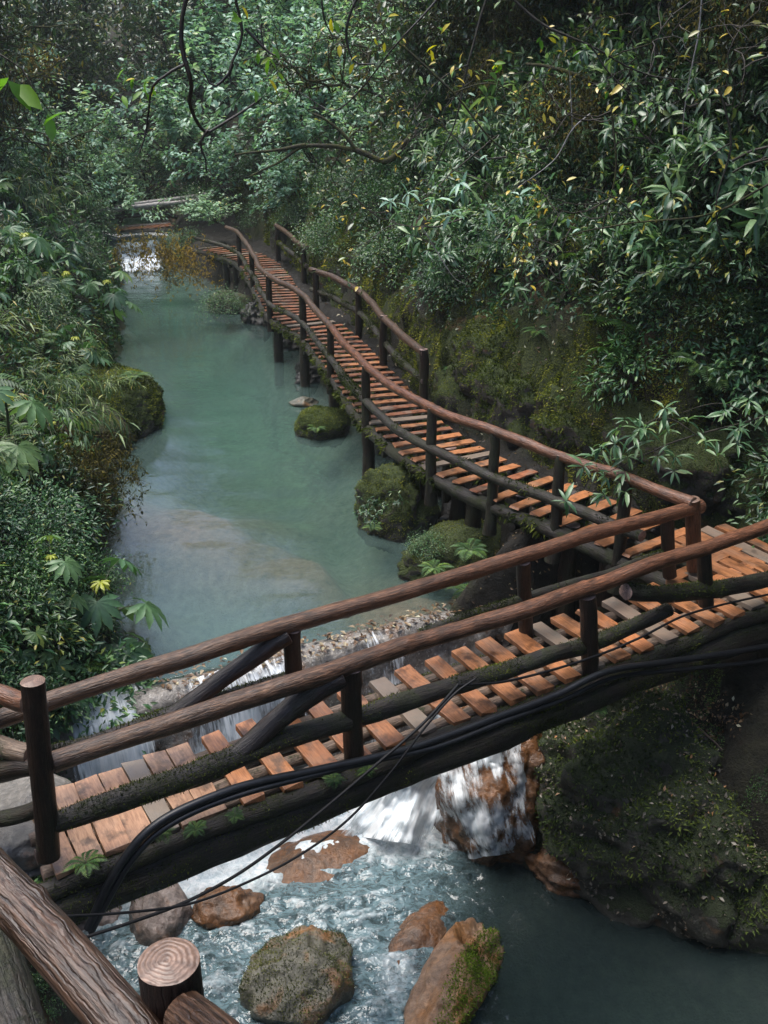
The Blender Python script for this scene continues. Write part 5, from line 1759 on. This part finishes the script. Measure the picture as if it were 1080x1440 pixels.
for k, o_ in enumerate([c for c in FB.children if c.name.split('.')[0] in ('beam', 'edge_log', 'lower_rail')]):
    nm = o_.name.split('.')[0]
    log_fuzz(o_, {'beam': 15000, 'edge_log': 4500, 'lower_rail': 2600}[nm], (.012, .032), 500 + k, .1 if nm == 'lower_rail' else 0, .3, top=.55)
for k, o_ in enumerate([c for c in BWT.children if c.name.split('.')[0] in ('stringer', 'lower_rail', 'bearer')]):
    nm = o_.name.split('.')[0]
    log_fuzz(o_, {'stringer': 5000, 'lower_rail': 2400, 'bearer': 260}[nm], (.02, .055) if nm != 'stringer' else (.03, .12), 540 + k, .1, .3 if nm == 'lower_rail' else 1.1, top=.3)
PG = 'pale silvery shrubs by the far bend'
for x, y, s_ in [(250, 110, 1.3), (320, 80, 1.4), (400, 70, 1.4), (470, 100, 1.4), (530, 110, 1.3), (300, 180, 1.2), (380, 150, 1.3), (450, 180, 1.2), (340, 230, 1.1), (205, 215, .9), (420, 240, 1.0), (500, 170, 1.2), (550, 60, 1.2), (360, 30, 1.3), (450, 20, 1.3)]:
    p = ground_hit(x, y + 55)
    if p[1] > 48:
        p = at_d(x, y + 40, 44 + rp.uniform(-3, 3))
        p[2] = min(p[2], land(p[0], p[1]) + 1.5) if land(p[0], p[1]) < p[2] else land(p[0], p[1])
    plant('pale', p, s_ * max(.8, p[1] / 34), 'pale_shrub', 'silvery green shrub with pale oval leaves by the far bend of the stream', 'shrub', PG)
p = at_d(305, 312, 35.5)
plant('pale', p, .62, 'pale_bough', 'pale leafy bough hanging before the far end of the boardwalk', 'bough', zs=.6)
# left side
BL = 'bushes on the left bank'
B_L = (1, 'bush', .75, 'small_leaved_bush', 'dense dark green bush of small leaves on the left bank beside the pool', 'bush', BL)
BA_L = (1, 'bamboo', 1.0, 'dwarf_bamboo', 'tuft of dwarf bamboo with narrow arching leaves on the left bank', 'bamboo', 'dwarf bamboo on the left bank')
W_L = (1, 'whorl', .8, 'glossy_shrub', 'dark glossy shrub with drooping leaf whorls on the left bank', 'shrub', 'glossy shrubs on the left bank')
BB_L = (1, 'bigbush', .7, 'leafy_bush', 'rounded bush of broader leaves on the left bank', 'bush', 'leafy bushes on the left bank')
LL_L = (1, 'longleaf', .8, 'long_leaved_shrub', 'shrub with long pale green leaves in whorls on the left bank', 'shrub', 'long leaved shrubs on the left bank')
PA_L = (1, 'palmate', 1.2, 'hand_leaved_shrub', 'shrub with large hand shaped leaves on the upper left bank', 'shrub', 'hand leaved shrubs on the left bank')
F_L = (1, 'fern', 1.0, 'fern', 'green fern on the left bank beside the pool', 'fern', 'ferns on the left bank')
zone(-60, 122, 690, 1010, 4, 6, [wt(B_L, 4, .58), wt(BB_L, 2.5, .6), wt(F_L, 1.2, .8), wt(PA_L, .8, .8), wt(LL_L, 1, .6)])
zone(-50, 105, 470, 690, 4, 5, [wt(BA_L, 6, .95), wt(BB_L, 1, .6), wt(F_L, 2), wt(PA_L, 1, 1.0)], keep=lambda x, y: not (x > 95 and y > 480 and y < 600))
zone(-50, 120, 280, 480, 5, 4, [wt(B_L, 1.5, .85), wt(BB_L, 2, .9), wt(BA_L, 3, 1.1), wt(LL_L, 2, 1.1), wt(PA_L, 3.0, 1.3)])
zone(-50, 120, 200, 300, 4, 2, [wt(B_L, 2, 1.3), wt(BA_L, 2, 1.6), wt(W_L, 2, 1.5)])
for x, y, s_, v_, lab in [(165, 915, 1.7, 0, 'tall hand leaved plant with lime tip standing over the pool edge'), (60, 830, .95, 1, 'hand leaved shrub low in the left bank bush'), (92, 975, 1.0, 2, 'hand leaved plant with lime bud just above the end post'), (165, 425, 1.8, 1, 'large pale hand leaved plant leaning over the far pool'), (40, 380, 1.7, 0, 'hand leaved plant with drooping leaves at the left edge'), (130, 505, 1.2, 2, 'hand leaved plant above the big mossy boulder'), (15, 640, 1.4, 0, 'hand leaved plant at the left edge below the bamboo')]:
    p = ground_hit(min(x, 150), y + 25)
    q = at_d(x, y + 25, p[1])
    plant('palmate', q, s_, 'hand_leaved_shrub', lab, 'shrub', var=v_)
zone(-330, -60, 180, 1000, 4, 7, [wt(B_L, 2, .8), wt(BB_L, 2, .8), wt(BA_L, 2, 1.1), wt(LL_L, 1, .9), wt(F_L, 1)])
# dry vines over the left bank
for k, (x, y, s_) in enumerate([(105, 625, .9), (140, 640, .8), (80, 640, .9), (120, 690, .7), (150, 615, .6)]):
    p = ground_hit(min(x, 145), y + 60)
    q = at_d(x, y, p[1] - .3)
    plant('goldrape' if k == 9 else 'drape', q, s_, 'dry_vine', 'dry brown vines trailing down the left bank to the water', 'vine', 'dry vines on the left bank')
for x, y, D_, s_, lab in [(215, 335, 31, 1.5, 'golden brown drooping fern spray before the far fall'), (250, 352, 31, 1.2, 'smaller golden spray hanging right of the far fall'), (40, 70, 30, .8, 'tawny beard of moss in the trees top left')]:
    plant('goldrape', at_d(x, y, D_), s_, 'golden_spray', lab, 'fern')
# forest at the head of the valley
FT = 'forest trees at the head of the valley'
for k in range(46):
    x, y = rp.uniform(-60, 620), rp.uniform(-20, 225)
    D_ = rp.uniform(43, 72)
    if y > 60 and D_ > 60:
        D_ -= 12
    p = at_d(x, y, D_)
    z = float(land(p[0], p[1]))
    if 120 < x < 240 and D_ < 62:
        continue
    plant('tree', (p[0], p[1], z), rp.uniform(.9, 1.5), 'forest_tree', 'dense forest tree at the head of the valley', 'tree', FT)
for k in range(26):
    x, y = rp.uniform(-80, 110), rp.uniform(-20, 160)
    p = ground_hit(x, y + 70)
    plant('tangle' if k % 2 else 'tree', p, 1.5 if k % 2 else .9, 'mossy_tree', 'dark bearded tree on the upper left bank', 'tree', 'trees on the upper left bank')
for k in range(26):
    x, y = rp.uniform(640, 1100), rp.uniform(-60, 60)
    p = ground_hit(x, y + 40)
    plant('tree', p, rp.uniform(.7, 1.1), 'forest_tree', 'leafy tree on the top of the right slope', 'tree', 'trees on top of the right slope')


# ------------------------------------------------------------------ particular branches
def bough(name, paths, rad, bark, leafers, leafm, label, cat, D_=None):
    """paths: lists of (px, py, distance)"""
    mb, lv = MB(), Leaves()
    P0 = at_d(*paths[0][0])
    rk_ = np.random.default_rng(int(abs(P0[0] * 100)) + len(paths))
    for i, pth in enumerate(paths):
        pts = np.array([at_d(*q) for q in pth]) - P0
        mb.tube(pts, np.linspace(rad * (1 if i == 0 else .6), rad * .3, len(pts)), 7, .06, .15, False, 0, .3, i + 3, 0, .03)
    leafers(lv, P0, rk_)
    r_ = thing(name, label, cat, P0)
    link('branch', mb.mesh('branch', [bark]), r_)
    if lv.n:
        link('foliage', lv.mesh('foliage', leafm), r_)
    return r_


def tipset(lst, ln, n=(6, 9), w=.24):
    def f(lv, P0, rk_):
        lst2 = lst + [(x + rk_.normal() * 20, y + rk_.normal() * 16, D_ + rk_.normal() * .15) for x, y, D_ in lst]
        tips = [(at_d(x, y, D_) - P0, unit([rk_.normal() * .4 - .3, rk_.normal() * .4 - .3, .8])) for x, y, D_ in lst2]
        whorls(lv, tips, rk_, ln, n, w)
    return f


def leafset(lst, ln, per=3, w=.42, yel=.2):
    def f(lv, P0, rk_):
        for x, y, D_ in lst:
            m = per
            dr = unit(rk_.normal(size=(m, 3)) * [1, .6, .6] - [0, 0, .5])
            lv.add(blade(w, .25, .15), at_d(x, y, D_) - P0 + rk_.normal(size=(m, 3)) * .05, dr, unit(np.array([0, -.4, 1]) + rk_.normal(size=(m, 3)) * .3), rk_.uniform(ln[0], ln[1], m), np.where(rk_.random(m) < yel, 1.0, rk_.random(m) * .7), rk_)
    return f


D1 = 10.6
bough('rhododendron_bough', [[(1130, 560, D1 + .6), (1060, 590, D1 + .3), (980, 612, D1), (905, 640, D1), (845, 668, D1 - .2)], [(980, 612, D1), (930, 590, D1 + .1), (880, 615, D1)], [(1060, 590, D1 + .3), (1010, 570, D1 + .2), (960, 580, D1 + .1)], [(905, 640, D1), (880, 690, D1 - .1)]], .014, 'twig_bark',
      tipset([(838, 640, D1 - .2), (862, 622, D1), (885, 640, D1), (850, 668, D1 - .2), (905, 600, D1), (880, 662, D1 - .1), (935, 585, D1), (925, 640, D1 - .1), (968, 588, D1 + .1), (990, 610, D1), (1018, 575, D1 + .1), (1052, 560, D1 + .2), (1075, 585, D1 + .3), (880, 690, D1 - .2), (948, 662, D1), (1010, 640, D1 + .1), (820, 655, D1 - .2), (870, 600, D1), (1040, 600, D1 + .1)], (.14, .23), (6, 10)), 'spray_leaf',
      'leafy bough with grey green leaf whorls reaching in from the right over the boardwalk rail', 'bough')
D2 = 13.5
bough('rhododendron_bough', [[(1130, 470, D2 + .5), (1060, 455, D2 + .2), (1000, 445, D2), (940, 432, D2)], [(1060, 455, D2 + .2), (1000, 400, D2), (930, 400, D2)], [(1060, 455, D2), (1040, 380, D2), (1000, 350, D2)]], .016, 'twig_bark',
      tipset([(930, 410, D2), (960, 395, D2), (985, 425, D2), (940, 440, D2), (1000, 400, D2), (1030, 385, D2), (1050, 420, D2), (900, 425, D2), (1010, 445, D2), (975, 455, D2), (1040, 350, D2), (1000, 362, D2), (960, 362, D2), (1070, 370, D2), (890, 400, D2), (920, 380, D2)], (.17, .27), (7, 11)), 'spray_leaf',
      'bough of long pale leaf whorls against the dark hollow at the right edge', 'bough')
D3 = 15.5
bough('pale_leaved_bough', [[(700, 190, D3 + 2), (640, 240, D3 + .5), (590, 280, D3), (545, 285, D3)], [(640, 240, D3 + .5), (690, 265, D3), (730, 320, D3)]], .012, 'twig_bark',
      tipset([(548, 282, D3), (575, 270, D3), (605, 285, D3), (635, 300, D3), (685, 290, D3), (728, 318, D3), (650, 265, D3)], (.20, .30), (4, 6), .26), 'pale_leaf', 'slim bough with a few pale leaves over the slope beyond the boardwalk bend', 'bough')
D4 = 7.5
bough('overhanging_branch', [[(268, -30, D4), (258, 60, D4), (272, 118, D4), (270, 145, D4 + .1), (292, 184, D4 + .2), (318, 172, D4 + .2), (352, 150, D4 + .3), (368, 138, D4 + .3)], [(262, 90, D4), (235, 108, D4), (212, 125, D4), (204, 160, D4), (196, 215, D4)], [(292, 184, D4 + .2), (278, 205, D4 + .2), (290, 240, D4 + .2)], [(328, -30, D4), (345, 40, D4), (328, 90, D4), (325, 118, D4)], [(328, 90, D4), (300, 118, D4), (286, 100, D4)], [(345, 40, D4), (372, 68, D4), (395, 78, D4)]], .019, 'dark_bark',
      leafset([(178, 98, D4), (182, 116, D4), (213, 130, D4), (206, 112, D4), (190, 132, D4), (385, 70, D4), (392, 80, D4), (398, 118, D4), (375, 122, D4), (340, 20, D4), (288, 105, D4), (170, 120, D4), (372, 76, D4)], (.06, .11), 3, .42, .25), 'bright_leaf', 'thin dark branch with bright green leaves hanging from above before the pale shrubs', 'branch')
bough('overhanging_branch', [[(520, -30, D4 + 1), (490, 40, D4 + 1), (500, 85, D4 + 1), (530, 90, D4 + 1)], [(452, -30, D4 + 1), (453, 30, D4 + 1), (470, 62, D4 + 1)], [(640, -30, D4 + 1), (560, 60, D4 + 1), (470, 160, D4 + 1.4), (420, 130, D4 + 1.5)]], .014, 'dark_bark',
      leafset([(476, 18, D4 + 1), (470, 40, D4 + 1), (530, 40, D4 + 1), (545, 20, D4 + 1), (505, 90, D4 + 1), (465, 55, D4 + 1), (610, 75, D4 + 1), (625, 40, D4 + 1), (690, 95, D4 + 1), (705, 80, D4 + 1)], (.06, .11), 3, .42, .4), 'bright_leaf', 'thin twig with green and yellow leaves hanging over the slope at the top middle', 'branch')
bough('mossy_limb', [[(580, 190, 22), (545, 225, 22), (500, 210, 22), (430, 204, 22), (395, 225, 22), (352, 248, 22)], [(430, 204, 22), (390, 212, 22), (330, 218, 22)], [(500, 210, 22), (470, 180, 22), (440, 160, 22)]], .07, 'mossy_twig', lambda *a: None, 'hanging_moss', 'mossy limb arching over the far boardwalk', 'limb')
bough('mossy_limb', [[(1090, 150, 16), (1000, 118, 16), (930, 112, 16), (860, 130, 16.4)], [(930, 112, 16), (905, 85, 16), (890, 50, 16)], [(860, 130, 16.4), (800, 105, 16.5), (740, 90, 17)]], .07, 'mossy_twig', lambda *a: None, 'hanging_moss', 'yellow green mossy limb across the upper right of the slope', 'limb')
bough('hanging_liana', [[(990, -30, 12), (985, 40, 12), (972, 110, 12), (960, 190, 12)]], .012, 'grey_rail', lambda *a: None, 'hanging_moss', 'pale straight liana hanging at the upper right', 'liana')
bough('hanging_liana', [[(830, 160, 14), (805, 185, 14), (780, 225, 14), (720, 270, 14)], [(805, 185, 14), (800, 130, 14), (798, 90, 14)]], .012, 'grey_rail', lambda *a: None, 'hanging_moss', 'forked grey liana across the middle of the right slope', 'liana')
bough('hanging_liana', [[(592, 318, 16), (610, 345, 16), (640, 390, 16), (655, 400, 16)]], .012, 'grey_rail', lambda *a: None, 'hanging_moss', 'pale bare liana dangling by the red earth scar', 'liana')
for k, (pa, br) in enumerate([([(700, -20, 11), (760, 30, 11), (830, 62, 11), (905, 100, 11.2), (960, 112, 11.3)], [(830, 62, 11), (850, 100, 11), (900, 150, 11)]),
                              ([(1100, 250, 12), (1000, 300, 12), (900, 312, 12), (800, 330, 12.4), (740, 372, 12.6)], [(900, 312, 12), (860, 280, 12), (800, 262, 12)]),
                              ([(690, -20, 13), (660, 90, 13), (640, 180, 13), (600, 260, 13.2)], [(660, 90, 13), (610, 120, 13), (560, 190, 13)]),
                              ([(860, 150, 13), (868, 240, 13), (850, 330, 13), (862, 420, 13)], [(868, 240, 13), (910, 280, 13), (930, 330, 13)]),
                              ([(1010, 120, 12), (1030, 200, 12), (1010, 290, 12), (1030, 370, 12)], [(1030, 200, 12), (990, 230, 12), (960, 290, 12)]),
                              ([(560, 60, 12), (640, 130, 12), (700, 200, 12), (770, 232, 12)], [(640, 130, 12), (690, 120, 12), (750, 150, 12)])]):
    q = pa + br
    spots = [(x + rp.uniform(-25, 25), y + rp.uniform(-20, 25), d_) for x, y, d_ in q for _ in range(2)]
    bough('bare_branch', [pa, br], .016, 'mossy_twig' if k % 2 else 'twig_bark', leafset(spots, (.07, .13), 2, .40, .25), 'pale_leaf' if k % 3 else 'bright_leaf',
          ['thin branch sweeping down from the top middle with scattered leaves', 'long bare branch crossing the right slope from the right edge', 'branch hanging from the top middle left of the mossy limb', 'upright mossy stem in the middle of the right slope', 'crooked stem near the right edge under the mossy limb', 'slanting twig with scattered pale leaves at the upper middle'][k], 'branch')
bough('near_leaf_twig', [[(-30, 80, 3), (30, 95, 3), (52, 130, 3), (85, 175, 3)]], .004, 'twig_bark', leafset([(28, 100, 3), (66, 170, 3), (20, 130, 3)], (.07, .11), 2, .45, 0), 'bright_leaf', 'close twig with a few bright leaves at the upper left edge', 'twig')
for x, y, s_, lab in [(120, 1215, .3, 'small ferny plant under the left end of the bridge'), (228, 1172, .24, 'fern on the mossy bridge beam left of the hose'), (275, 1168, .22, 'fern on the bridge beam near its left end'), (330, 1148, .2, 'fern hanging from the beam below the brace'), (470, 1098, .24, 'fern on the beam under the left middle post'), (515, 1085, .2, 'fern right of the one under the left middle post'), (845, 1000, .2, 'bright fern at the foot of the bridge by the litter slope')]:
    plant('fern', on_nb(x, y, -.20), s_, 'fern', lab, 'fern')
for x, y, z, s_, k_, lab in [(660, 835, .1, .55, 'fern', 'grassy fern at the water edge by the weir'), (610, 800, .35, .5, 'fern', 'fern on top of the broad low rock'), (530, 735, .5, .5, 'whorl', 'leafy sprig on the upright mossy rock'), (525, 742, .35, .35, 'fern', 'fern at the foot of the upright mossy rock'), (660, 775, .5, .6, 'fern', 'large fern on the back of the broad low rock'), (600, 770, .45, .3, 'bush', 'tiny leaved tuft on the broad low rock'), (635, 820, .3, .45, 'fern', 'fern low on the front of the broad low rock'), (190, 530, 1.0, .8, 'fern', 'fern on top of the big mossy boulder'), (150, 545, 1.0, .7, 'bamboo', 'grass tuft on top of the big mossy boulder'), (445, 603, .25, .45, 'fern', 'tiny fern on the moss capped rock'), (312, 435, .5, .8, 'bush', 'small bush on the dark rock at the far piles')]:
    plant(k_, at_z(x, y, z), s_, 'fern' if k_ == 'fern' else 'sprig', lab, 'fern' if k_ == 'fern' else 'plant')
for x, y, s_, k_, lab in [(30, 1230, .3, 'fern', 'fern on the bank behind the corner railing'), (75, 1265, .28, 'bush', 'tiny leaved plant on the bank beside the bark rail'), (60, 1400, .22, 'bush', 'light green plant low between the corner logs'), (100, 1385, .2, 'fern', 'fern under the bark rail in the corner'), (20, 1195, .25, 'bush', 'moss green plant by the stone steps')]:
    p = ground_hit(x, y, .5)
    plant(k_, p, s_, 'bank_plant', lab, 'plant')
for x, y, s_, lab in [(985, 690, .6, 'fern on the dark earth right of the boardwalk corner'), (1040, 690, .6, 'fern high on the dark earth at the right edge'), (700, 480, .8, 'fern hanging over the mossy wall'), (760, 470, .8, 'fern above the mossy wall'), (640, 520, .6, 'fern at the left end of the mossy wall'), (800, 560, .5, 'small fern low on the mossy wall'), (1060, 800, .4, 'leafy sprig by the bridge landing')]:
    plant('fern', ground_hit(x, y), s_, 'fern', lab, 'fern')


# ------------------------------------------------------------------ ground cover that nobody could count
def surface_pts(n, pxr, seed, need=None):
    """random points on the land seen in a pixel box"""
    rk_ = np.random.default_rng(seed)
    P, out = [], []
    V = gp.reshape(-1, 3)
    px, py, zc = gpx.ravel(), gpy.ravel(), gzc.ravel()
    ctr = V[quads].mean(1)
    cx, cy, cz = to_px(ctr)
    ok = (cz > .5) & (cx > pxr[0]) & (cx < pxr[1]) & (cy > pxr[2]) & (cy < pxr[3]) & (ctr[:, 1] < 60)
    if need is not None:
        ok &= need(ctr, cx, cy)
    q = quads[ok]
    a, b_, c, d = (V[q[:, k]] for k in range(4))
    nr = np.cross(c - a, d - b_)
    ar = np.linalg.norm(nr, axis=1)
    wgt = ar / np.maximum(cz[ok], 2) ** 1.6
    k = rk_.choice(len(q), n, p=wgt / wgt.sum())
    u_, v_ = rk_.random(n)[:, None], rk_.random(n)[:, None]
    p = (a[k] * (1 - u_) + b_[k] * u_) * (1 - v_) + (d[k] * (1 - u_) + c[k] * u_) * v_
    return p, unit(nr[k]), rk_


def dry(ctr, cx, cy):
    y = ctr[:, 1]
    wl = np.where(weir_off(ctr[:, 0], y) > 0, 0, ZL)
    wl = np.where(y > 39.5, .95, wl)
    return ctr[:, 2] > wl + .12


def carpet(name, n, pxr, ln, proto, mat, seed, label, cat, lift=.03, need=dry, flat=.4, spread=.8, varf=None):
    p, nr, rk_ = surface_pts(n, pxr, seed, need)
    lv = Leaves()
    dr = unit(rk_.normal(size=(n, 3)) * spread + nr * flat - [0, 0, .2])
    sc = np.clip(np.linalg.norm(p - [0, 0, CAMZ], axis=1) / 14, .6, 2.6)
    va = np.clip(.42 + .55 * fbm(p * 2.6, 4, 77) + .18 * rk_.normal(size=n), 0, 1) if name == 'moss' else rk_.random(n)
    lv.add(proto, p + nr * lift * rk_.random(n)[:, None], dr, unit(nr + rk_.normal(size=(n, 3)) * .3), rk_.uniform(ln[0], ln[1], n) * sc, va, rk_)
    o = link(name, lv.mesh(name, mat))
    return tag(o, label, cat, None, 'stuff')


carpet('ground_cover', 46000, (340, 1400, -60, 900), (.05, .12), diamond(.4, .2), 'small_leaf', 401, 'low leafy ground cover clothing the right slope', 'ground cover', .10, lambda c, x, y: dry(c, x, y) & (c[:, 0] > walk_r(c[:, 1]) + .5) & ~((y > 450) & (x > 600) & (x < 860)) & ~((y > 560) & (x < 1090)))
carpet('ground_cover', 26000, (-60, 260, 180, 1300), (.05, .11), diamond(.4, .2), 'small_leaf', 402, 'low leafy ground cover clothing the left bank', 'ground cover', .10, lambda c, x, y: dry(c, x, y) & (c[:, 0] < shore_l(c[:, 1]) + .2))
carpet('moss', 130000, (330, 1150, 260, 800), (.018, .048), diamond(.35, .1), 'moss_tuft', 403, 'cushions of green moss on the earth wall beside the boardwalk', 'moss', .02, lambda c, x, y: dry(c, x, y) & (c[:, 0] > walk_r(c[:, 1]) - .1) & (vnoise(c * 1.3, 5) > -.25), .9, .6)
carpet('moss', 16000, (-60, 260, 420, 700), (.025, .06), diamond(.35, .1), 'moss_tuft', 404, 'moss and short grass on the left bank', 'moss', .02, lambda c, x, y: dry(c, x, y) & (c[:, 0] < shore_l(c[:, 1]) + .3), .9, .6)
carpet('fallen_leaves', 5200, (690, 1110, 930, 1345), (.02, .09), diamond(.5, .2, .3), 'litter_leaf', 405, 'fallen leaves and twigs littering the dark slope under the bridge', 'leaf litter', .02, lambda c, x, y: dry(c, x, y) & (fbm(c * 1.7, 3, 3) > -.05), .15, 1.0)
carpet('fallen_leaves', 1800, (330, 1110, 430, 860), (.03, .07), diamond(.5, .2, .3), 'litter_leaf', 406, 'fallen leaves on the shore and slope beside the boardwalk', 'leaf litter', .02, dry, .15, 1.0)
carpet('moss', 26000, (690, 1110, 930, 1345), (.015, .04), diamond(.35, .1), 'fern_leaf', 407, 'dark moss on the slope under the bridge', 'moss', .02, lambda c, x, y: dry(c, x, y) & (vnoise(c * 1.9, 8) > -.05), .9, .6)
for o_ in [o for o in COL.objects if o.name.startswith('rock_outcrop') and o.data.materials[0].name == 'bank_rock']:
    me_ = o_.data
    V_ = np.array([v.co[:] for v in me_.vertices])
    F_ = np.array([p_.vertices[:] for p_ in me_.polygons])
    a_, b_, c_ = V_[F_[:, 0]], V_[F_[:, 1]], V_[F_[:, 2]]
    nr_ = np.cross(b_ - a_, c_ - a_)
    ar_ = np.linalg.norm(nr_, axis=1)
    nr_ = unit(nr_)
    m_ = (a_ + b_ + c_) / 3
    wg_ = ar_ * np.clip(nr_[:, 2] * .6 + 1.2 * fbm(m_ * 2.4, 4, 6), 0, 1) + 1e-9
    rk_ = np.random.default_rng(len(F_) + int(10 * o_.location.x))
    n_ = 2600
    k_ = rk_.choice(len(F_), n_, p=wg_ / wg_.sum())
    lv_ = Leaves()
    lv_.add(diamond(.5, .2, .3), m_[k_] + nr_[k_] * rk_.uniform(.005, .03, (n_, 1)) + rk_.normal(size=(n_, 3)) * .01, unit(rk_.normal(size=(n_, 3)) - nr_[k_] * .3), unit(nr_[k_] + rk_.normal(size=(n_, 3)) * .4), rk_.uniform(.015, .075, n_), None, rk_)
    f_ = link('fallen_leaves', lv_.mesh('fallen_leaves', 'pale_litter'), o_)
    f_['kind'] = 'stuff'
# twigs on the litter slope
for x0, y0, x1, y1, lab in ((945, 1000, 1015, 1060, 'pale straight stick lying on the litter slope under the bridge'), (900, 1030, 1000, 1085, 'dark fallen branch across the litter slope'), (1000, 1110, 1050, 1190, 'thin stick low on the litter slope')):
    pa, pb = ground_hit(x0, y0), ground_hit(x1, y1)
    pm = (pa + pb) / 2
    pm[2] = max(pm[2], float(land(pm[0], pm[1])))
    tag(log('fallen_stick', [pa + [0, 0, .05], pm + [0, 0, .06], pb + [0, 0, .05]], .012 if 'pale' in lab else .022, ['stringer_bark' if 'pale' in lab else 'dark_bark'], None, 8, .05, .15, seed=int(x0)), lab, 'stick')
for x, y, D_, s_, k_, lab in [(262, 350, 38.6, 1.1, 'bush', 'bush at the right end of the far fall'), (288, 318, 40.5, 1.3, 'bush', 'bush beside the far log bridge'), (255, 372, 37.6, .9, 'fern', 'fern on the bank right of the far fall'), (120, 350, 38, 1.5, 'bush', 'bush at the left end of the far fall')]:
    q = at_d(x, y, D_)
    q[2] = float(land(q[0], q[1]))
    plant(k_, q, s_, 'fern' if k_ == 'fern' else 'far_bush', lab, 'fern' if k_ == 'fern' else 'bush')
for x, y, D_, s_ in [(40, 40, 46, 1.6), (80, 110, 46, 1.4), (20, 150, 40, 1.3), (110, 60, 50, 1.7), (95, 190, 42, 1.2), (60, 210, 36, 1.1), (115, 235, 40, 1.0)]:
    q = at_d(x, y + 20, D_)
    q[2] = min(q[2], max(float(land(q[0], q[1])), q[2] - 2.0))
    q[2] = float(land(q[0], q[1])) if q[2] - float(land(q[0], q[1])) > 1.5 else q[2]
    plant('pale', q, s_, 'pale_shrub', 'pale leaved shrub at the foot of the forest on the upper left', 'shrub', 'pale shrubs at the foot of the left forest')
# leaves caught on the weir lip
rk_ = np.random.default_rng(9)
n = 420
s_ = rk_.uniform(1.2, WL + .2, n)
o_ = rk_.uniform(-.05, .38, n)
lv = Leaves()
lv.add(diamond(.5, .15, .25), w3(s_, o_, .07 + .05 * rk_.random(n)), unit(rk_.normal(size=(n, 3)) * [1, 1, .15]), [0, 0, 1], rk_.uniform(.05, .11, n), None, rk_)
tag(link('fallen_leaves', lv.mesh('fallen_leaves', 'litter_leaf')), 'wet fallen leaves caught along the rock weir', 'leaf litter', None, 'stuff')
# teal cord on the moss of the slope
pts = [ground_hit(x, y) + [0, -.03, .04] for x, y in [(812, 1052), (815, 1038), (826, 1028), (840, 1026), (850, 1034)]]
cable('cord', pts, .006, 'teal_cord', 'loop of thin teal cord lying on the mossy slope under the bridge', 6, .02, 'cord')
# trees added out of view on the right bank to darken the lower pool
for x, y, s_ in [(7.4, 7.4, .9), (7.9, 5.0, 1.0), (7.4, 2.8, .9), (9.0, 6.5, 1.1)]:
    plant('tree', (x, y, float(land(x, y))), s_, 'bank_tree', 'leafy tree added out of view on the right bank to shade the pool', 'tree', 'added trees shading the lower pool')
EXPOSURE = 1.7
HAZE = 0.0006

# thin damp air of the ravine
if HAZE:
    bm = bmesh.new()
    bmesh.ops.create_cube(bm, size=1)
    for v in bm.verts:
        v.co.x *= 160
        v.co.y = v.co.y * 160 + 45
        v.co.z = -6 if v.co.z < 0 else 48
    me = bpy.data.meshes.new('haze')
    bm.to_mesh(me)
    bm.free()
    m, nt = new_mat('haze_air')
    b = NB(nt)
    pv = b.n('ShaderNodeVolumePrincipled', ins={'Color': (0.80, 0.90, 0.90, 1), 'Density': HAZE, 'Anisotropy': 0.2})
    o_ = b.n('ShaderNodeOutputMaterial')
    nt.links.new(pv.outputs[0], o_.inputs['Volume'])
    me.materials.append(m)
    tag(link('haze', me), 'thin damp haze filling the ravine', 'haze', None, 'stuff')

# ------------------------------------------------------------------ camera, light, sky
cam = bpy.data.cameras.new('camera')
cam.sensor_fit = 'VERTICAL'
cam.sensor_height = 36
cam.lens = 36 * FPX / 1440
cam.clip_start, cam.clip_end = 0.05, 500
co_ = link('camera', cam, None, (0, 0, CAMZ))
co_.rotation_euler = (math.pi / 2 - PITCH, 0, 0)
scene.camera = co_

w = bpy.data.worlds.new('World')
scene.world = w
w.use_nodes = True
nt = w.node_tree
nt.nodes.clear()
b = NB(nt)
SUN_EL, SUN_ROT = R(72), R(290)
sky = b.n('ShaderNodeTexSky', sky_type='NISHITA', sun_disc=False, sun_elevation=SUN_EL, sun_rotation=SUN_ROT)
sky.air_density, sky.dust_density, sky.ozone_density = 1.0, 2.5, 1.0
bg = b.n('ShaderNodeBackground', ins={'Color': sky.outputs[0], 'Strength': 0.10})
wo = b.n('ShaderNodeOutputWorld')
nt.links.new(bg.outputs[0], wo.inputs[0])
sl = bpy.data.lights.new('sun', 'SUN')
sl.energy, sl.angle, sl.color = 1.5, R(45), (1.0, 0.97, 0.92)
so = link('sun', sl)
dv = Vector((math.sin(SUN_ROT) * math.cos(SUN_EL), math.cos(SUN_ROT) * math.cos(SUN_EL), math.sin(SUN_EL)))
so.rotation_euler = dv.to_track_quat('Z', 'Y').to_euler()

scene.view_settings.view_transform = 'Standard'
scene.view_settings.look = 'None'
scene.view_settings.exposure = EXPOSURE
scene.view_settings.gamma = 1.0
scene.render.engine = 'CYCLES'
scene.cycles.max_bounces = 8
scene.cycles.transparent_max_bounces = 12
scene.cycles.use_denoising = True
scene.cycles.caustics_reflective = False
scene.cycles.caustics_refractive = False
